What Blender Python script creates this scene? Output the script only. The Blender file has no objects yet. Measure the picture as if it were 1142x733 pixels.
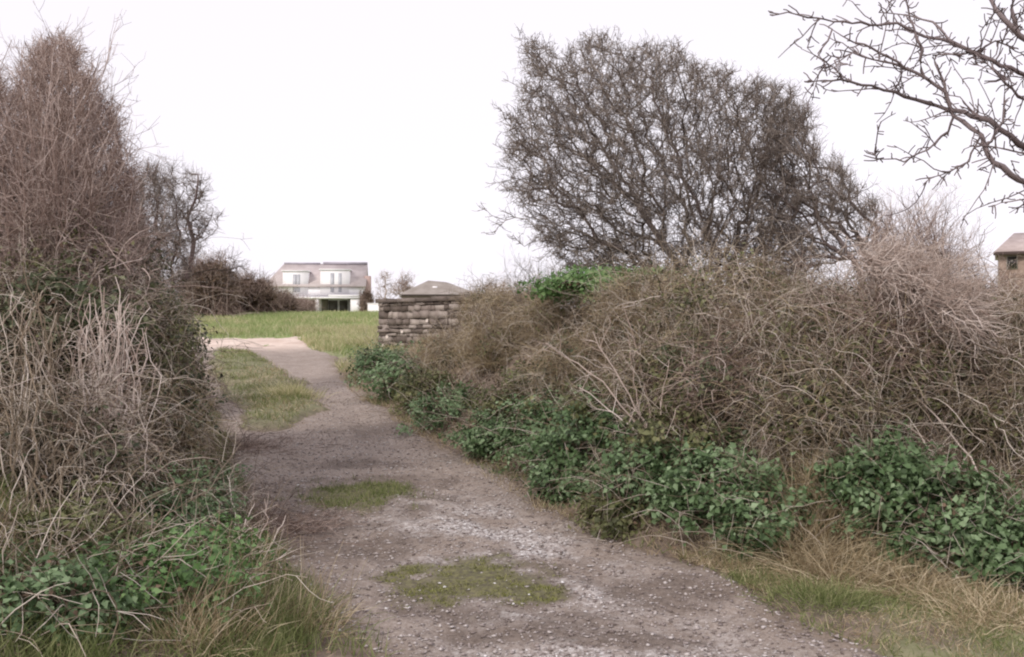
import bpy, math, numpy as np
from mathutils import Vector

rng = np.random.default_rng(11)
R_ = math.radians
F, CX, CY, EYE = 1120.0, 571.0, 366.5, 1.6      # focal length in photo pixels, picture centre, eye height

# ------------------------------------------------------------------ camera, sky, sun, exposure
scn = bpy.context.scene
cam_d = bpy.data.cameras.new('camera')
cam = bpy.data.objects.new('camera', cam_d)
scn.collection.objects.link(cam)
cam.location = (0, 0, EYE)
cam.rotation_euler = (R_(90), 0, 0)
cam_d.sensor_width = 36
cam_d.lens = 36 * F / 1142
cam_d.clip_start = 0.05
cam_d.clip_end = 4000
scn.camera = cam

SUN_EL, SUN_ROT = R_(38), R_(215)
world = bpy.data.worlds.new("World")
scn.world = world
world.use_nodes = True
nt = world.node_tree
nt.nodes.clear()
sky = nt.nodes.new('ShaderNodeTexSky')
sky.sky_type = 'NISHITA'
sky.sun_disc = False
sky.sun_elevation = SUN_EL
sky.sun_rotation = SUN_ROT
hs = nt.nodes.new('ShaderNodeHueSaturation')
hs.inputs['Saturation'].default_value = 0.10
mixw = nt.nodes.new('ShaderNodeMix'); mixw.data_type = 'RGBA'
mixw.inputs[0].default_value = 0.86
mixw.inputs[7].default_value = (9.6, 9.15, 9.9, 1)       # even white cloud cover
bg = nt.nodes.new('ShaderNodeBackground')
bg.inputs['Strength'].default_value = 0.086
wo = nt.nodes.new('ShaderNodeOutputWorld')
nt.links.new(sky.outputs[0], hs.inputs['Color'])
nt.links.new(hs.outputs[0], mixw.inputs[6])
nt.links.new(mixw.outputs[2], bg.inputs['Color'])
nt.links.new(bg.outputs[0], wo.inputs[0])

sun_d = bpy.data.lights.new('sun', 'SUN')
sun_d.energy = 1.5
sun_d.angle = R_(14)
sun_d.color = (1.0, 0.93, 0.85)
sun = bpy.data.objects.new('sun', sun_d)
scn.collection.objects.link(sun)
sd = Vector((math.sin(SUN_ROT) * math.cos(SUN_EL), math.cos(SUN_ROT) * math.cos(SUN_EL), math.sin(SUN_EL)))
sun.rotation_euler = sd.to_track_quat('Z', 'Y').to_euler()
sun.location = (0, -5, 12)

scn.view_settings.view_transform = 'Standard'
scn.view_settings.look = 'None'
scn.view_settings.exposure = 0.42
scn.view_settings.gamma = 1
scn.view_settings.use_curve_mapping = False
scn.render.engine = 'CYCLES'
scn.cycles.max_bounces = 5
scn.cycles.diffuse_bounces = 3
scn.cycles.transmission_bounces = 3
scn.cycles.filter_width = 2.1

# ------------------------------------------------------------------ small helpers
C = scn.collection

def pt(px, py, D):
    return np.array([(px - CX) / F * D, D, EYE + (CY - py) / F * D])

def norm(a):
    return a / np.maximum(np.linalg.norm(a, axis=-1, keepdims=True), 1e-9)

def vnoise(x, y, s=1.0, seed=0):
    """smooth value noise in [-1, 1]"""
    x = np.asarray(x, float) * s + 137.1 + seed * 17.3
    y = np.asarray(y, float) * s + 71.7 + seed * 9.1
    xi = np.floor(x).astype(np.int64); yi = np.floor(y).astype(np.int64)
    fx = x - xi; fy = y - yi
    fx = fx * fx * (3 - 2 * fx); fy = fy * fy * (3 - 2 * fy)
    def h(a, b):
        n = (a * 374761393 + b * 668265263 + seed * 1442695) & 0x7fffffff
        n = ((n ^ (n >> 13)) * 1274126177) & 0x7fffffff
        n = n ^ (n >> 16)
        return (n & 0xffff) / 32767.5 - 1
    return (h(xi, yi) * (1 - fx) + h(xi + 1, yi) * fx) * (1 - fy) + (h(xi, yi + 1) * (1 - fx) + h(xi + 1, yi + 1) * fx) * fy

def fbm(x, y, s=1.0, seed=0, o=3):
    return sum(vnoise(x, y, s * 2 ** i, seed + i) / 2 ** i for i in range(o)) / 1.75

def sstep(a, b, x):
    t = np.clip((x - a) / (b - a), 0, 1)
    return t * t * (3 - 2 * t)

class Geo:
    """collects quads/tris and a per-vertex random value, then links them as ONE mesh object"""
    def __init__(s):
        s.V = []; s.Q = []; s.T = []; s.A = []; s.n = 0
    def add(s, V, Q=None, T=None, a=None):
        V = np.asarray(V, float).reshape(-1, 3)
        if Q is not None and len(Q): s.Q.append(np.asarray(Q) + s.n)
        if T is not None and len(T): s.T.append(np.asarray(T) + s.n)
        if a is None: a = rng.random()
        s.A.append(np.broadcast_to(np.asarray(a, float).ravel() if np.ndim(a) else np.array([a], float), (len(V),)))
        s.V.append(V); s.n += len(V)
    def build(s, name, mat, parent=None, smooth=False, origin=None):
        V = np.concatenate(s.V); A = np.concatenate(s.A)
        if origin is None:
            origin = (0, 0, 0)
        V = V - np.asarray(origin)[None]
        q = np.concatenate(s.Q) if s.Q else np.zeros((0, 4), int)
        t = np.concatenate(s.T) if s.T else np.zeros((0, 3), int)
        me = bpy.data.meshes.new(name)
        me.vertices.add(len(V)); me.vertices.foreach_set('co', V.astype(np.float32).ravel())
        nl = q.size + t.size
        me.loops.add(nl)
        me.loops.foreach_set('vertex_index', np.concatenate([q.ravel(), t.ravel()]).astype(np.int32))
        me.polygons.add(len(q) + len(t))
        st = np.concatenate([np.arange(len(q)) * 4, q.size + np.arange(len(t)) * 3]).astype(np.int32)
        me.polygons.foreach_set('loop_start', st)
        me.update(calc_edges=True)
        me.validate()
        if len(me.vertices) == len(A):
            at = me.attributes.new('rnd', 'FLOAT', 'POINT')
            at.data.foreach_set('value', A.astype(np.float32))
        me.materials.append(mat)
        if smooth: me.polygons.foreach_set('use_smooth', np.ones(len(me.polygons), bool))
        o = bpy.data.objects.new(name, me)
        C.objects.link(o)
        if parent is not None: o.parent = parent
        return o

def box(g, lo, hi, a=None, M=None):
    x0, y0, z0 = lo; x1, y1, z1 = hi
    V = np.array([[x0,y0,z0],[x1,y0,z0],[x1,y1,z0],[x0,y1,z0],[x0,y0,z1],[x1,y0,z1],[x1,y1,z1],[x0,y1,z1]], float)
    if M is not None: V = M(V)
    g.add(V, Q=[[0,3,2,1],[4,5,6,7],[0,1,5,4],[1,2,6,5],[2,3,7,6],[3,0,4,7]], a=a)

def walk(p, d, L, K, jit=0.2, bias=(0, 0, 0)):
    """vectorised wandering polylines: N starts -> (N, K, 3)"""
    p = np.asarray(p, float); d = norm(np.asarray(d, float)); N = len(p)
    L = np.broadcast_to(L, (N,)); bias = np.asarray(bias, float)
    out = np.empty((N, K, 3)); out[:, 0] = p
    for k in range(1, K):
        d = norm(d + rng.normal(0, jit, (N, 3)) + bias)
        p = p + d * (L / (K - 1))[:, None]
        out[:, k] = p
    return out

def tubes(g, P, R, S=3, a=None):
    N, K = P.shape[:2]
    if N == 0: return
    T = np.gradient(P, axis=1); T = norm(T)
    ref = np.where(np.abs(T[:, :1, 2:3]) > 0.9, np.array([1., 0, 0]), np.array([0, 0, 1.]))
    U = norm(np.cross(T, np.broadcast_to(ref, T.shape))); W = np.cross(T, U)
    th = np.arange(S) * 2 * math.pi / S
    V = P[:, :, None] + R[:, :, None, None] * (np.cos(th)[None, None, :, None] * U[:, :, None] + np.sin(th)[None, None, :, None] * W[:, :, None])
    i = np.arange(N)[:, None, None] * K * S + np.arange(K - 1)[None, :, None] * S
    j = np.arange(S)[None, None]; j2 = (j + 1) % S
    Q = np.stack([i + j, i + j2, i + S + j2, i + S + j], -1).reshape(-1, 4)
    if a is None: a = rng.random(N)
    g.add(V, Q=Q, a=np.repeat(a, K * S))

def ribbons(g, P, w, a=None):
    """grass blades: tapering flat strips"""
    N, K = P.shape[:2]
    T = P[:, -1] - P[:, 0]
    side = norm(np.cross(T, rng.normal(0, 1, (N, 3))))
    tp = np.linspace(1, 0.08, K) ** 0.7
    off = side[:, None] * (np.broadcast_to(w, (N,))[:, None, None] * tp[None, :, None]) * 0.5
    V = np.stack([P - off, P + off], 2)
    i = np.arange(N)[:, None] * K * 2 + np.arange(K - 1)[None] * 2
    Q = np.stack([i, i + 1, i + 3, i + 2], -1).reshape(-1, 4)
    if a is None: a = rng.random(N)
    g.add(V, Q=Q, a=np.repeat(a, K * 2))

LEAF = np.array([[0, 0, 0], [-.36, .34, .14], [.36, .34, .14], [0, .48, 0], [0, 1, -.12]])
def leaves(g, P, Nn, size, a=None):
    N = len(P)
    if N == 0: return
    n = norm(Nn); t = norm(np.cross(n, rng.normal(0, 1, (N, 3)))); b = np.cross(n, t)
    size = np.broadcast_to(size, (N,))
    V = P[:, None] + size[:, None, None] * (LEAF[None, :, :1] * t[:, None] + LEAF[None, :, 1:2] * b[:, None] + LEAF[None, :, 2:] * n[:, None])
    i = np.arange(N)[:, None] * 5
    T = np.concatenate([i + np.array([[0, 3, 1]]), i + np.array([[0, 2, 3]]), i + np.array([[1, 3, 4]]), i + np.array([[3, 2, 4]])])
    if a is None: a = rng.random(N)
    g.add(V, T=T, a=np.repeat(a, 5))

def side_twigs(P, n, L, K=4, spread=0.7, jit=0.2, bias=(0, 0, 0), t0=0.2):
    """n children on each polyline of P; returns (N*n, K, 3)"""
    N, KP = P.shape[:2]
    idx = np.repeat(np.arange(N), n)
    t = (t0 + (1 - t0) * rng.random(len(idx))) * (KP - 1.001)
    k = t.astype(int); f = (t - k)[:, None]
    p = P[idx, k] * (1 - f) + P[idx, k + 1] * f
    d = norm(P[idx, k + 1] - P[idx, k])
    d = norm(d * (1 - spread * 0.5) + spread * norm(rng.normal(0, 1, d.shape)))
    l = L * (0.4 + 1.0 * rng.random(len(idx)))
    return walk(p, d, l, K, jit, bias)

def taper(N, K, r0, r1):
    r0 = np.broadcast_to(r0, (N,)); r1 = np.broadcast_to(r1, (N,))
    return r0[:, None] + (r1 - r0)[:, None] * np.linspace(0, 1, K)[None]

def tag(o, label=None, cat=None, group=None, kind=None):
    if label: o['label'] = label
    if cat: o['category'] = cat
    if group: o['group'] = group
    if kind: o['kind'] = kind
    return o

def thing(name, loc, label, cat, group=None):
    o = bpy.data.objects.new(name, None); C.objects.link(o)
    o.location = loc; o.empty_display_size = 0.2
    return tag(o, label, cat, group)

# ------------------------------------------------------------------ materials
def new_mat(name):
    m = bpy.data.materials.new(name); m.use_nodes = True
    n = m.node_tree; b = n.nodes['Principled BSDF']
    return m, n, b

def ramp(n, cols, pos=None):
    r = n.nodes.new('ShaderNodeValToRGB'); e = r.color_ramp.elements
    while len(e) < len(cols): e.new(0.5)
    for i, c in enumerate(cols):
        e[i].position = i / (len(cols) - 1) if pos is None else pos[i]
        e[i].color = (*c, 1)
    return r

def stem_mat(name, cols, rough=0.9, ns=9.0):
    """colour varies stem by stem and along each one"""
    m, n, b = new_mat(name)
    at = n.nodes.new('ShaderNodeAttribute'); at.attribute_name = 'rnd'
    ge = n.nodes.new('ShaderNodeNewGeometry')
    nz = n.nodes.new('ShaderNodeTexNoise'); nz.inputs['Scale'].default_value = ns; nz.inputs['Detail'].default_value = 3
    n.links.new(ge.outputs['Position'], nz.inputs['Vector'])
    ma = n.nodes.new('ShaderNodeMath'); ma.operation = 'MULTIPLY_ADD'
    ma.inputs[1].default_value = 0.6
    n.links.new(nz.outputs['Fac'], ma.inputs[0])
    m2 = n.nodes.new('ShaderNodeMath'); m2.operation = 'MULTIPLY_ADD'; m2.inputs[1].default_value = 1.15; m2.inputs[2].default_value = -0.38
    n.links.new(at.outputs['Fac'], m2.inputs[0])
    n.links.new(m2.outputs[0], ma.inputs[2])
    r = ramp(n, cols)
    n.links.new(ma.outputs[0], r.inputs[0])
    n.links.new(r.outputs[0], b.inputs['Base Color'])
    b.inputs['Roughness'].default_value = rough
    b.inputs['Specular IOR Level'].default_value = 0.25
    return m

def leaf_mat(name, cols, rough=0.55, trans=0.25):
    m = stem_mat(name, cols, rough, 2.5)
    n = m.node_tree; b = n.nodes['Principled BSDF']
    b.inputs['Specular IOR Level'].default_value = 0.35
    tr = n.nodes.new('ShaderNodeBsdfTranslucent')
    mx = n.nodes.new('ShaderNodeMixShader'); mx.inputs[0].default_value = trans
    col = b.inputs['Base Color'].links[0].from_socket
    n.links.new(col, tr.inputs['Color'])
    n.links.new(b.outputs[0], mx.inputs[1]); n.links.new(tr.outputs[0], mx.inputs[2])
    n.links.new(mx.outputs[0], n.nodes['Material Output'].inputs['Surface'])
    return m

M = {
 'thorn':   stem_mat('thorn_bark', [(.10,.075,.068), (.19,.15,.14), (.32,.27,.25)]),
 'thorn_tw':stem_mat('thorn_twigs', [(.10,.078,.064), (.22,.18,.155), (.38,.33,.29)]),
 'pink_tw': stem_mat('pinkish_twigs', [(.18,.125,.10), (.40,.30,.26), (.64,.53,.48)]),
 'cane':    stem_mat('dead_canes', [(.09,.066,.045), (.30,.235,.17), (.66,.585,.51)]),
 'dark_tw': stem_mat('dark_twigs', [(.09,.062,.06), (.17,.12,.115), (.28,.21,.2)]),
 'far_tw':  stem_mat('far_twigs', [(.09,.058,.045), (.25,.175,.14), (.50,.40,.35)], ns=3),
 'ash':     stem_mat('grey_bark', [(.12,.095,.095), (.19,.15,.15), (.28,.23,.23)]),
 'pale':    stem_mat('pale_dead_wood', [(.38,.29,.245), (.57,.47,.41), (.74,.65,.59)]),
 'straw':   leaf_mat('straw', [(.24,.18,.10), (.44,.35,.22), (.66,.56,.40)], .8, .2),
 'deadleaf':leaf_mat('dead_leaves', [(.045,.03,.02), (.11,.07,.045), (.26,.18,.125)], .85, .1),
 'bramble': leaf_mat('bramble_leaves', [(.045,.075,.028), (.125,.20,.085), (.29,.39,.22)], .5),
 'dim':     leaf_mat('dull_bramble_leaves', [(.05,.055,.022), (.13,.14,.055), (.27,.27,.13)], .55),
 'lively':  leaf_mat('bright_leaves', [(.07,.13,.04), (.13,.24,.075), (.24,.36,.15)], .5),
 'ivy':     leaf_mat('ivy_leaves', [(.035,.045,.022), (.085,.105,.048), (.22,.23,.13)], .45),
 'grass':   leaf_mat('grass', [(.11,.14,.045), (.20,.24,.085), (.36,.36,.18)], .7, .3),
 'grass_far': leaf_mat('field_grass', [(.22,.29,.10), (.32,.39,.16), (.50,.50,.28)], .7, .3),
 'grass_dry': leaf_mat('dry_field_grass', [(.28,.31,.13), (.50,.47,.26), (.70,.62,.42)], .8, .3),
 'moss':    leaf_mat('moss', [(.11,.125,.03), (.20,.205,.06), (.31,.31,.12)], .9, .1),
}

def simple_mat(name, c1, c2, scale=3, rough=.85, bump=0.0):
    m, n, b = new_mat(name)
    tc = n.nodes.new('ShaderNodeTexCoord')
    nz = n.nodes.new('ShaderNodeTexNoise'); nz.inputs['Scale'].default_value = scale; nz.inputs['Detail'].default_value = 6
    n.links.new(tc.outputs['Object'], nz.inputs['Vector'])
    r = ramp(n, [c1, c2], [.3, .7]); n.links.new(nz.outputs['Fac'], r.inputs[0])
    n.links.new(r.outputs[0], b.inputs['Base Color']); b.inputs['Roughness'].default_value = rough
    if bump:
        bp = n.nodes.new('ShaderNodeBump'); bp.inputs['Strength'].default_value = bump; bp.inputs['Distance'].default_value = .02
        n.links.new(nz.outputs['Fac'], bp.inputs['Height']); n.links.new(bp.outputs[0], b.inputs['Normal'])
    return m

# ------------------------------------------------------------------ terrain
BY = np.array([-60, 0, 5, 8.6, 13, 17, 23, 30, 42, 60, 100, 300, 1500.])
BZ = np.array([-.6, 0, .02, .11, .28, .48, .90, 1.36, 2.20, 2.55, 2.9, 3.0, 3.0])
_ys = np.linspace(-60, 1500, 31201)
_zs = np.interp(_ys, BY, BZ)
_k = np.ones(61) / 61
_zp = np.convolve(np.pad(_zs, 30, mode='edge'), _k, mode='valid')
def base_z(y): return np.interp(y, _ys, _zp)

RF = np.array([[40,10],[14,7.2],[6,6.5],[3.3,6.15],[2.45,6.2],[1.75,6.4],[.86,7.45],[.25,9.3],[-1.0,13.2],[-2.0,16],[-2.9,19],[-3.45,22.5],[-3.3,24.5],[-3.1,30],[-3,60]])
LF = np.array([[-3.0,-6],[-1.9,0],[-1.25,3],[-.95,4.9],[-1.15,5.3],[-1.7,6.3],[-2.6,8.8],[-3.55,11.5],[-5.6,17],[-8.2,23.4],[-13.0,31],[-22,36]])
def line_dist(x, y, L, sign):
    x = np.asarray(x, float); y = np.asarray(y, float)
    best = np.full(x.shape, 1e9); sd_ = np.zeros(x.shape)
    for a, b in zip(L[:-1], L[1:]):
        ab = b - a; t = np.clip(((x - a[0]) * ab[0] + (y - a[1]) * ab[1]) / (ab @ ab), 0, 1)
        dx = x - (a[0] + t * ab[0]); dy = y - (a[1] + t * ab[1]); d = np.hypot(dx, dy)
        s = np.sign(ab[0] * (y - a[1]) - ab[1] * (x - a[0]))
        m = d < best; best = np.where(m, d, best); sd_ = np.where(m, s * d, sd_)
    return sd_ * sign
def d_right(x, y): return line_dist(x, y, RF, -1)   # > 0 inside the right bank
def d_left(x, y): return line_dist(x, y, LF, 1)     # > 0 inside the left bank

def ground_z(x, y):
    x = np.asarray(x, float); y = np.asarray(y, float)
    z = base_z(y)
    dr = d_right(x, y); dl = d_left(x, y)
    Hr = np.interp(y, [5, 9, 12, 16, 20, 24, 30], [1.75, 1.65, 1.45, 1.0, .55, .25, .1]) * np.interp(x, [-4, -1, 1, 2.5, 6], [1, 1, 1, .9, .9])
    z = z + Hr * (0.25 * sstep(-.1, .5, dr) + .75 * sstep(.1, 1.7, dr)) + .10 * np.clip(dr, 0, 1) * fbm(x, y, 1.6, 3)
    Hl = np.interp(y, [0, 5, 8, 12, 17, 24, 32], [.2, .95, 1.35, 1.3, .9, .35, .05])
    z = z + Hl * (0.18 * sstep(0, .5, dl) + .82 * sstep(.5, 2.3, dl)) + .10 * np.clip(dl, 0, 1) * fbm(x, y, 1.4, 5)
    z = z + 0.03 * fbm(x, y, .5, 8) * sstep(8, 14, y)
    # grassy hump between the two ruts higher up the lane
    z = z + 0.09 * island(x, y)
    return z

def poly_mask(px, py, poly):
    inside = np.zeros(np.shape(px), bool); n = len(poly)
    for i in range(n):
        x1, y1 = poly[i]; x2, y2 = poly[(i + 1) % n]
        c = ((y1 > py) != (y2 > py)) & (px < (x2 - x1) * (py - y1) / (y2 - y1 + 1e-12) + x1)
        inside ^= c
    return inside

# the hump, in metres on the ground
def island(x, y):
    yc = np.array([12.7, 14.5, 18, 22, 25.5]); xc = np.array([-3.15, -3.35, -4.55, -5.9, -7.2]); w = np.array([.25, .62, .78, .68, .3])
    c = np.interp(y, yc, xc); ww = np.interp(y, yc, w, left=0.01, right=0.01)
    d = np.abs(x - c) / ww + .30 * vnoise(x, y, 1.6, 4) + .22 * vnoise(x, y, 4.5, 14)
    m = 1 - sstep(.6, 1.15, d)
    return np.where((y > 12.7) & (y < 25.5), m * sstep(12.7, 13.4, y) * (1 - sstep(24.8, 25.5, y)), 0)

# lane edges as X for each Y
TY  = np.array([-6, 0, 3, 4.9, 5.3, 6.3, 7.4, 8.8, 11.5, 17, 23.4, 29, 31.0])
TLX = np.array([-1.8, -1.0, -.55, -.66, -1.0, -1.5, -1.92, -2.45, -3.35, -5.3, -7.6, -10.5, -11.6])
TRX = np.array([9, 6, 3.2, 1.75, 1.68, 1.55, .78, .32, -.52, -2.45, -4.05, -6.0, -6.3])
def lane_edges(y):
    l = np.interp(y, TY, TLX) + .10 * vnoise(y, y * 0, 1.1, 2) + .04 * vnoise(y, y * 0, 4.1, 6)
    r = np.interp(y, TY, TRX) + .12 * vnoise(y, y * 0, .9, 12) + .05 * vnoise(y, y * 0, 3.7, 16)
    return l, r

def hit(px, py, default=12.0):
    """where the sight line through a photo pixel meets the terrain"""
    D = np.arange(3.5, 60, .04)
    p = np.stack([(px - CX) / F * D, D, EYE + (CY - py) / F * D], 1)
    gz = ground_z(p[:, 0], p[:, 1])
    below = np.nonzero(p[:, 2] < gz)[0]
    if len(below) == 0:
        q = pt(px, py, default); return q
    return p[below[0]]

def grid_obj(name, xs, ys, zf, mat, attrs=None):
    X, Y = np.meshgrid(xs, ys); Z = zf(X, Y)
    V = np.stack([X, Y, Z], -1).reshape(-1, 3)
    nx, ny = len(xs), len(ys)
    i = (np.arange(ny - 1)[:, None] * nx + np.arange(nx - 1)[None]).ravel()
    g = Geo(); g.add(V, Q=np.stack([i, i + 1, i + nx + 1, i + nx], 1), a=0.5)
    o = g.build(name, mat, smooth=True)
    if attrs:
        for k, fn in attrs.items():
            at = o.data.attributes.new(k, 'FLOAT', 'POINT')
            at.data.foreach_set('value', fn(X, Y).astype(np.float32).ravel())
    return o

def attr_mix(n, base, name, col_socket):
    at = n.nodes.new('ShaderNodeAttribute'); at.attribute_name = name
    mx = n.nodes.new('ShaderNodeMix'); mx.data_type = 'RGBA'
    n.links.new(at.outputs['Fac'], mx.inputs[0])
    n.links.new(base, mx.inputs[6]); n.links.new(col_socket, mx.inputs[7])
    return mx.outputs[2]

def noise_ramp(n, scale, cols, pos=None, detail=6, rough=.6, vor=False):
    ge = n.nodes.new('ShaderNodeNewGeometry')
    if vor:
        nz = n.nodes.new('ShaderNodeTexVoronoi'); nz.inputs['Scale'].default_value = scale
        n.links.new(ge.outputs['Position'], nz.inputs['Vector']); f = nz.outputs['Distance']
    else:
        nz = n.nodes.new('ShaderNodeTexNoise'); nz.inputs['Scale'].default_value = scale
        nz.inputs['Detail'].default_value = detail; nz.inputs['Roughness'].default_value = rough
        n.links.new(ge.outputs['Position'], nz.inputs['Vector']); f = nz.outputs['Fac']
    r = ramp(n, cols, pos); n.links.new(f, r.inputs[0])
    return r.outputs[0], f

# ground material: earth under the scrub, turf in the field
gm, n, b = new_mat('earth_and_turf')
soil, f1 = noise_ramp(n, 7, [(.09,.066,.05), (.18,.135,.105), (.27,.21,.165)], [.3, .5, .7])
turf, f2 = noise_ramp(n, .35, [(.20,.27,.09), (.28,.36,.13), (.48,.46,.26)], [.35, .5, .72])
col = attr_mix(n, soil, 'turf', turf)
n.links.new(col, b.inputs['Base Color']); b.inputs['Roughness'].default_value = .95
bp = n.nodes.new('ShaderNodeBump'); bp.inputs['Distance'].default_value = .04; n.links.new(f1, bp.inputs['Height']); n.links.new(bp.outputs[0], b.inputs['Normal'])

def nonuni(a, b_, fine0, fine1, step, coarse):
    mid = np.arange(fine0, fine1 + step, step)
    lo = fine0 - np.cumsum(step * 1.25 ** np.arange(1, 60)); lo = lo[lo > a]
    hi = mid[-1] + np.cumsum(step * 1.25 ** np.arange(1, 60)); hi = hi[hi < b_]
    return np.concatenate([[a], lo[::-1], mid, hi, [b_]])
def lane_end(x): return 30.0 + .9 * vnoise(x, x * 0, .7, 33) + .35 * vnoise(x, x * 0, 2.9, 35)
def lane_in(x, y, m=0.0):
    l, r = lane_edges(y)
    return sstep(-.02, .12, x - l - m) * sstep(-.02, .12, r - m - x) * (y < lane_end(x))
def turf_mask(x, y):
    field = sstep(20, 27, y) * (1 - .4 * sstep(-.5, .5, fbm(x, y, .8, 3)))
    left = sstep(0, .4, d_left(x, y)) * (y < 22)
    t = np.maximum(field * (1 - left), island(x, y) * .3)
    verge = (y < 6.9) * sstep(-.2, .1, x - 1.4) * (1 - sstep(.2, .5, d_right(x, y))) * .35 * sstep(-.3, .3, fbm(x, y, 2.2, 90))
    return np.clip(np.maximum(t, verge), 0, 1)
def gz_low(x, y): return ground_z(x, y) - .05 * lane_in(x, y) * (1 - sstep(.1, .6, island(x, y)) * .6)
g_o = grid_obj('ground', nonuni(-1500, 1500, -10, 7, .11, 0), nonuni(-60, 1500, 2, 34, .11, 0), gz_low, gm, {'turf': turf_mask})
tag(g_o, 'earth ground, lane banks and field rising to a low crest', None, None, 'structure')

# ---- the lane surface
PATCH = [  # x, y, rx, ry, kind  (moss, dampness, and dark shade lines painted into the lane colour)
 (-1.37, 9.0, .55, .62, 'grass'), (-.28, 6.25, .50, .48, 'moss'), (-.62, 6.5, .2, .16, 'moss'), (.1, 5.95, .22, .2, 'moss'),
 (.28, 5.35, .30, .26, 'damp_shade'), (.62, 5.1, .4, .2, 'damp_shade'), (-.35, 5.6, .35, .22, 'damp_shade'), (-.15, 5.2, .3, .15, 'damp_shade'),
 (-1.37, 8.9, .95, .95, 'damp_shade'), (-.2, 6.2, .75, .7, 'damp_shade'), (-1.2, 7.0, .7, .5, 'damp_shade'), (.9, 6.0, .5, .35, 'damp_shade'), (-1.6, 13.2, .8, .8, 'damp_shade'), (-1.7, 7.9, .5, .6, 'damp_shade'),
 (-1.5, 8.3, .7, .3, 'damp_shade'), (-1.1, 9.6, .7, .35, 'damp_shade'), (-1.55, 10.6, .6, .3, 'damp_shade'), (-.9, 7.0, .25, .2, 'damp_shade')]
def patch(kinds):
    def f(x, y):
        m = np.zeros(np.shape(x))
        for (cx, cy, rx, ry, k) in PATCH:
            if k in kinds:
                d = np.hypot((x - cx) / rx, (y - cy) / ry) + .75 * fbm(x, y, 5.5, 21, 4)
                m = np.maximum(m, 1 - sstep(.45, 1.3, d))
        return m
    return f
moss_m, grassp_m, damp_shade_m = patch(('moss',)), patch(('grass',)), patch(('damp_shade', 'moss', 'grass'))
def chalk_m(x, y):
    band = np.exp(-((x - (.15 + (6.2 - y) * .3)) / .75) ** 2) * (1 - sstep(7.6, 9.6, y)) * sstep(-.25, .35, fbm(x, y, 2.3, 31))
    return np.clip(band, 0, 1)
def edge_m(x, y):
    l, r = lane_edges(y)
    return np.clip(1 - np.minimum(x - l, r - x) / (.38 + .2 * vnoise(x, y, 2.5, 9)), 0, 1)
def lane_rel(x, y):
    l, r = lane_edges(y)
    u = (x - l) / (r - l)
    return u
def lane_bump(x, y):
    u = lane_rel(x, y)
    rut = -.035 * np.exp(-((u - .28) / .1) ** 2) - .035 * np.exp(-((u - .72) / .1) ** 2)
    return rut * .7 + .03 * fbm(x, y, 1.2, 40) + .012 * fbm(x, y, 7, 44) + .006 * vnoise(x, y, 25, 47) + .010 * vnoise(x, y, 13, 49)

def lane_z(x, y):
    u = lane_rel(x, y)
    lip = -.06 * (1 - sstep(0, .04, u)) - .06 * sstep(.96, 1, u)
    lip = lip - .12 * sstep(-.1, .15, y - lane_end(x))
    return ground_z(x, y) - .004 + lane_bump(x, y) + lip - .05 * sstep(.15, .6, island(x, y))

lm, n, b = new_mat('lane_gravel')
g1, f1 = noise_ramp(n, 38, [(.10,.074,.055), (.30,.245,.21), (.55,.49,.45)], [.36, .5, .64], 10, .85)
g2, f2 = noise_ramp(n, 2.2, [(.20,.145,.11), (.38,.31,.265)], [.35, .65])
mx = n.nodes.new('ShaderNodeMix'); mx.data_type = 'RGBA'; mx.inputs[0].default_value = .38
n.links.new(g1, mx.inputs[6]); n.links.new(g2, mx.inputs[7]); col = mx.outputs[2]
ch, fc = noise_ramp(n, 24, [(.22,.18,.165), (.50,.45,.43), (.85,.83,.82)], [.40, .52, .64], 8, .7)
col = attr_mix(n, col, 'chalk', ch)
far, _ = noise_ramp(n, 1.5, [(.52,.39,.32), (.74,.62,.54)], [.3, .7])
col = attr_mix(n, col, 'far', far)
dp, _ = noise_ramp(n, 26, [(.075,.055,.042), (.17,.13,.105), (.30,.25,.22)], [.35, .52, .7], 8, .8)
col = attr_mix(n, col, 'damp_shade', dp)
mo, _ = noise_ramp(n, 30, [(.07,.065,.03), (.13,.13,.045), (.22,.215,.075)], [.38, .5, .66])
col = attr_mix(n, col, 'moss', mo)
ed, _ = noise_ramp(n, 14, [(.10,.07,.048), (.24,.18,.125)], [.35, .65])
col = attr_mix(n, col, 'edge', ed)
n.links.new(col, b.inputs['Base Color']); b.inputs['Roughness'].default_value = .9
bp = n.nodes.new('ShaderNodeBump'); bp.inputs['Distance'].default_value = .012; bp.inputs['Strength'].default_value = .8
n.links.new(f1, bp.inputs['Height']); n.links.new(bp.outputs[0], b.inputs['Normal'])

ys = np.concatenate([np.arange(-6, 2.5, .2), np.arange(2.5, 12, .035), np.arange(12, 20, .08), np.arange(20, 31.2, .15)])
us = np.linspace(0, 1, 110)
L_, Rr = lane_edges(ys)
X = L_[:, None] + (Rr - L_)[:, None] * us[None]; Y = np.repeat(ys[:, None], len(us), 1)
Z = lane_z(X, Y)
g = Geo(); nx = len(us)
i = (np.arange(len(ys) - 1)[:, None] * nx + np.arange(nx - 1)[None]).ravel()
g.add(np.stack([X, Y, Z], -1), Q=np.stack([i, i + 1, i + nx + 1, i + nx], 1), a=.5)
lane = g.build('track', lm, smooth=True)
isl = lambda x, y: sstep(.1, .7, island(x, y))
for k, v in {'chalk': chalk_m(X, Y), 'damp_shade': np.minimum(damp_shade_m(X, Y) * .85, 1), 'moss': np.maximum(moss_m(X, Y), grassp_m(X, Y)) * .75,
             'edge': np.maximum(sstep(0, 1, edge_m(X, Y)) * .8 * (Y < 24), isl(X, Y)), 'far': sstep(24.5, 27.5, Y)}.items():
    at = lane.data.attributes.new(k, 'FLOAT', 'POINT'); at.data.foreach_set('value', v.astype(np.float32).ravel())
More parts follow.
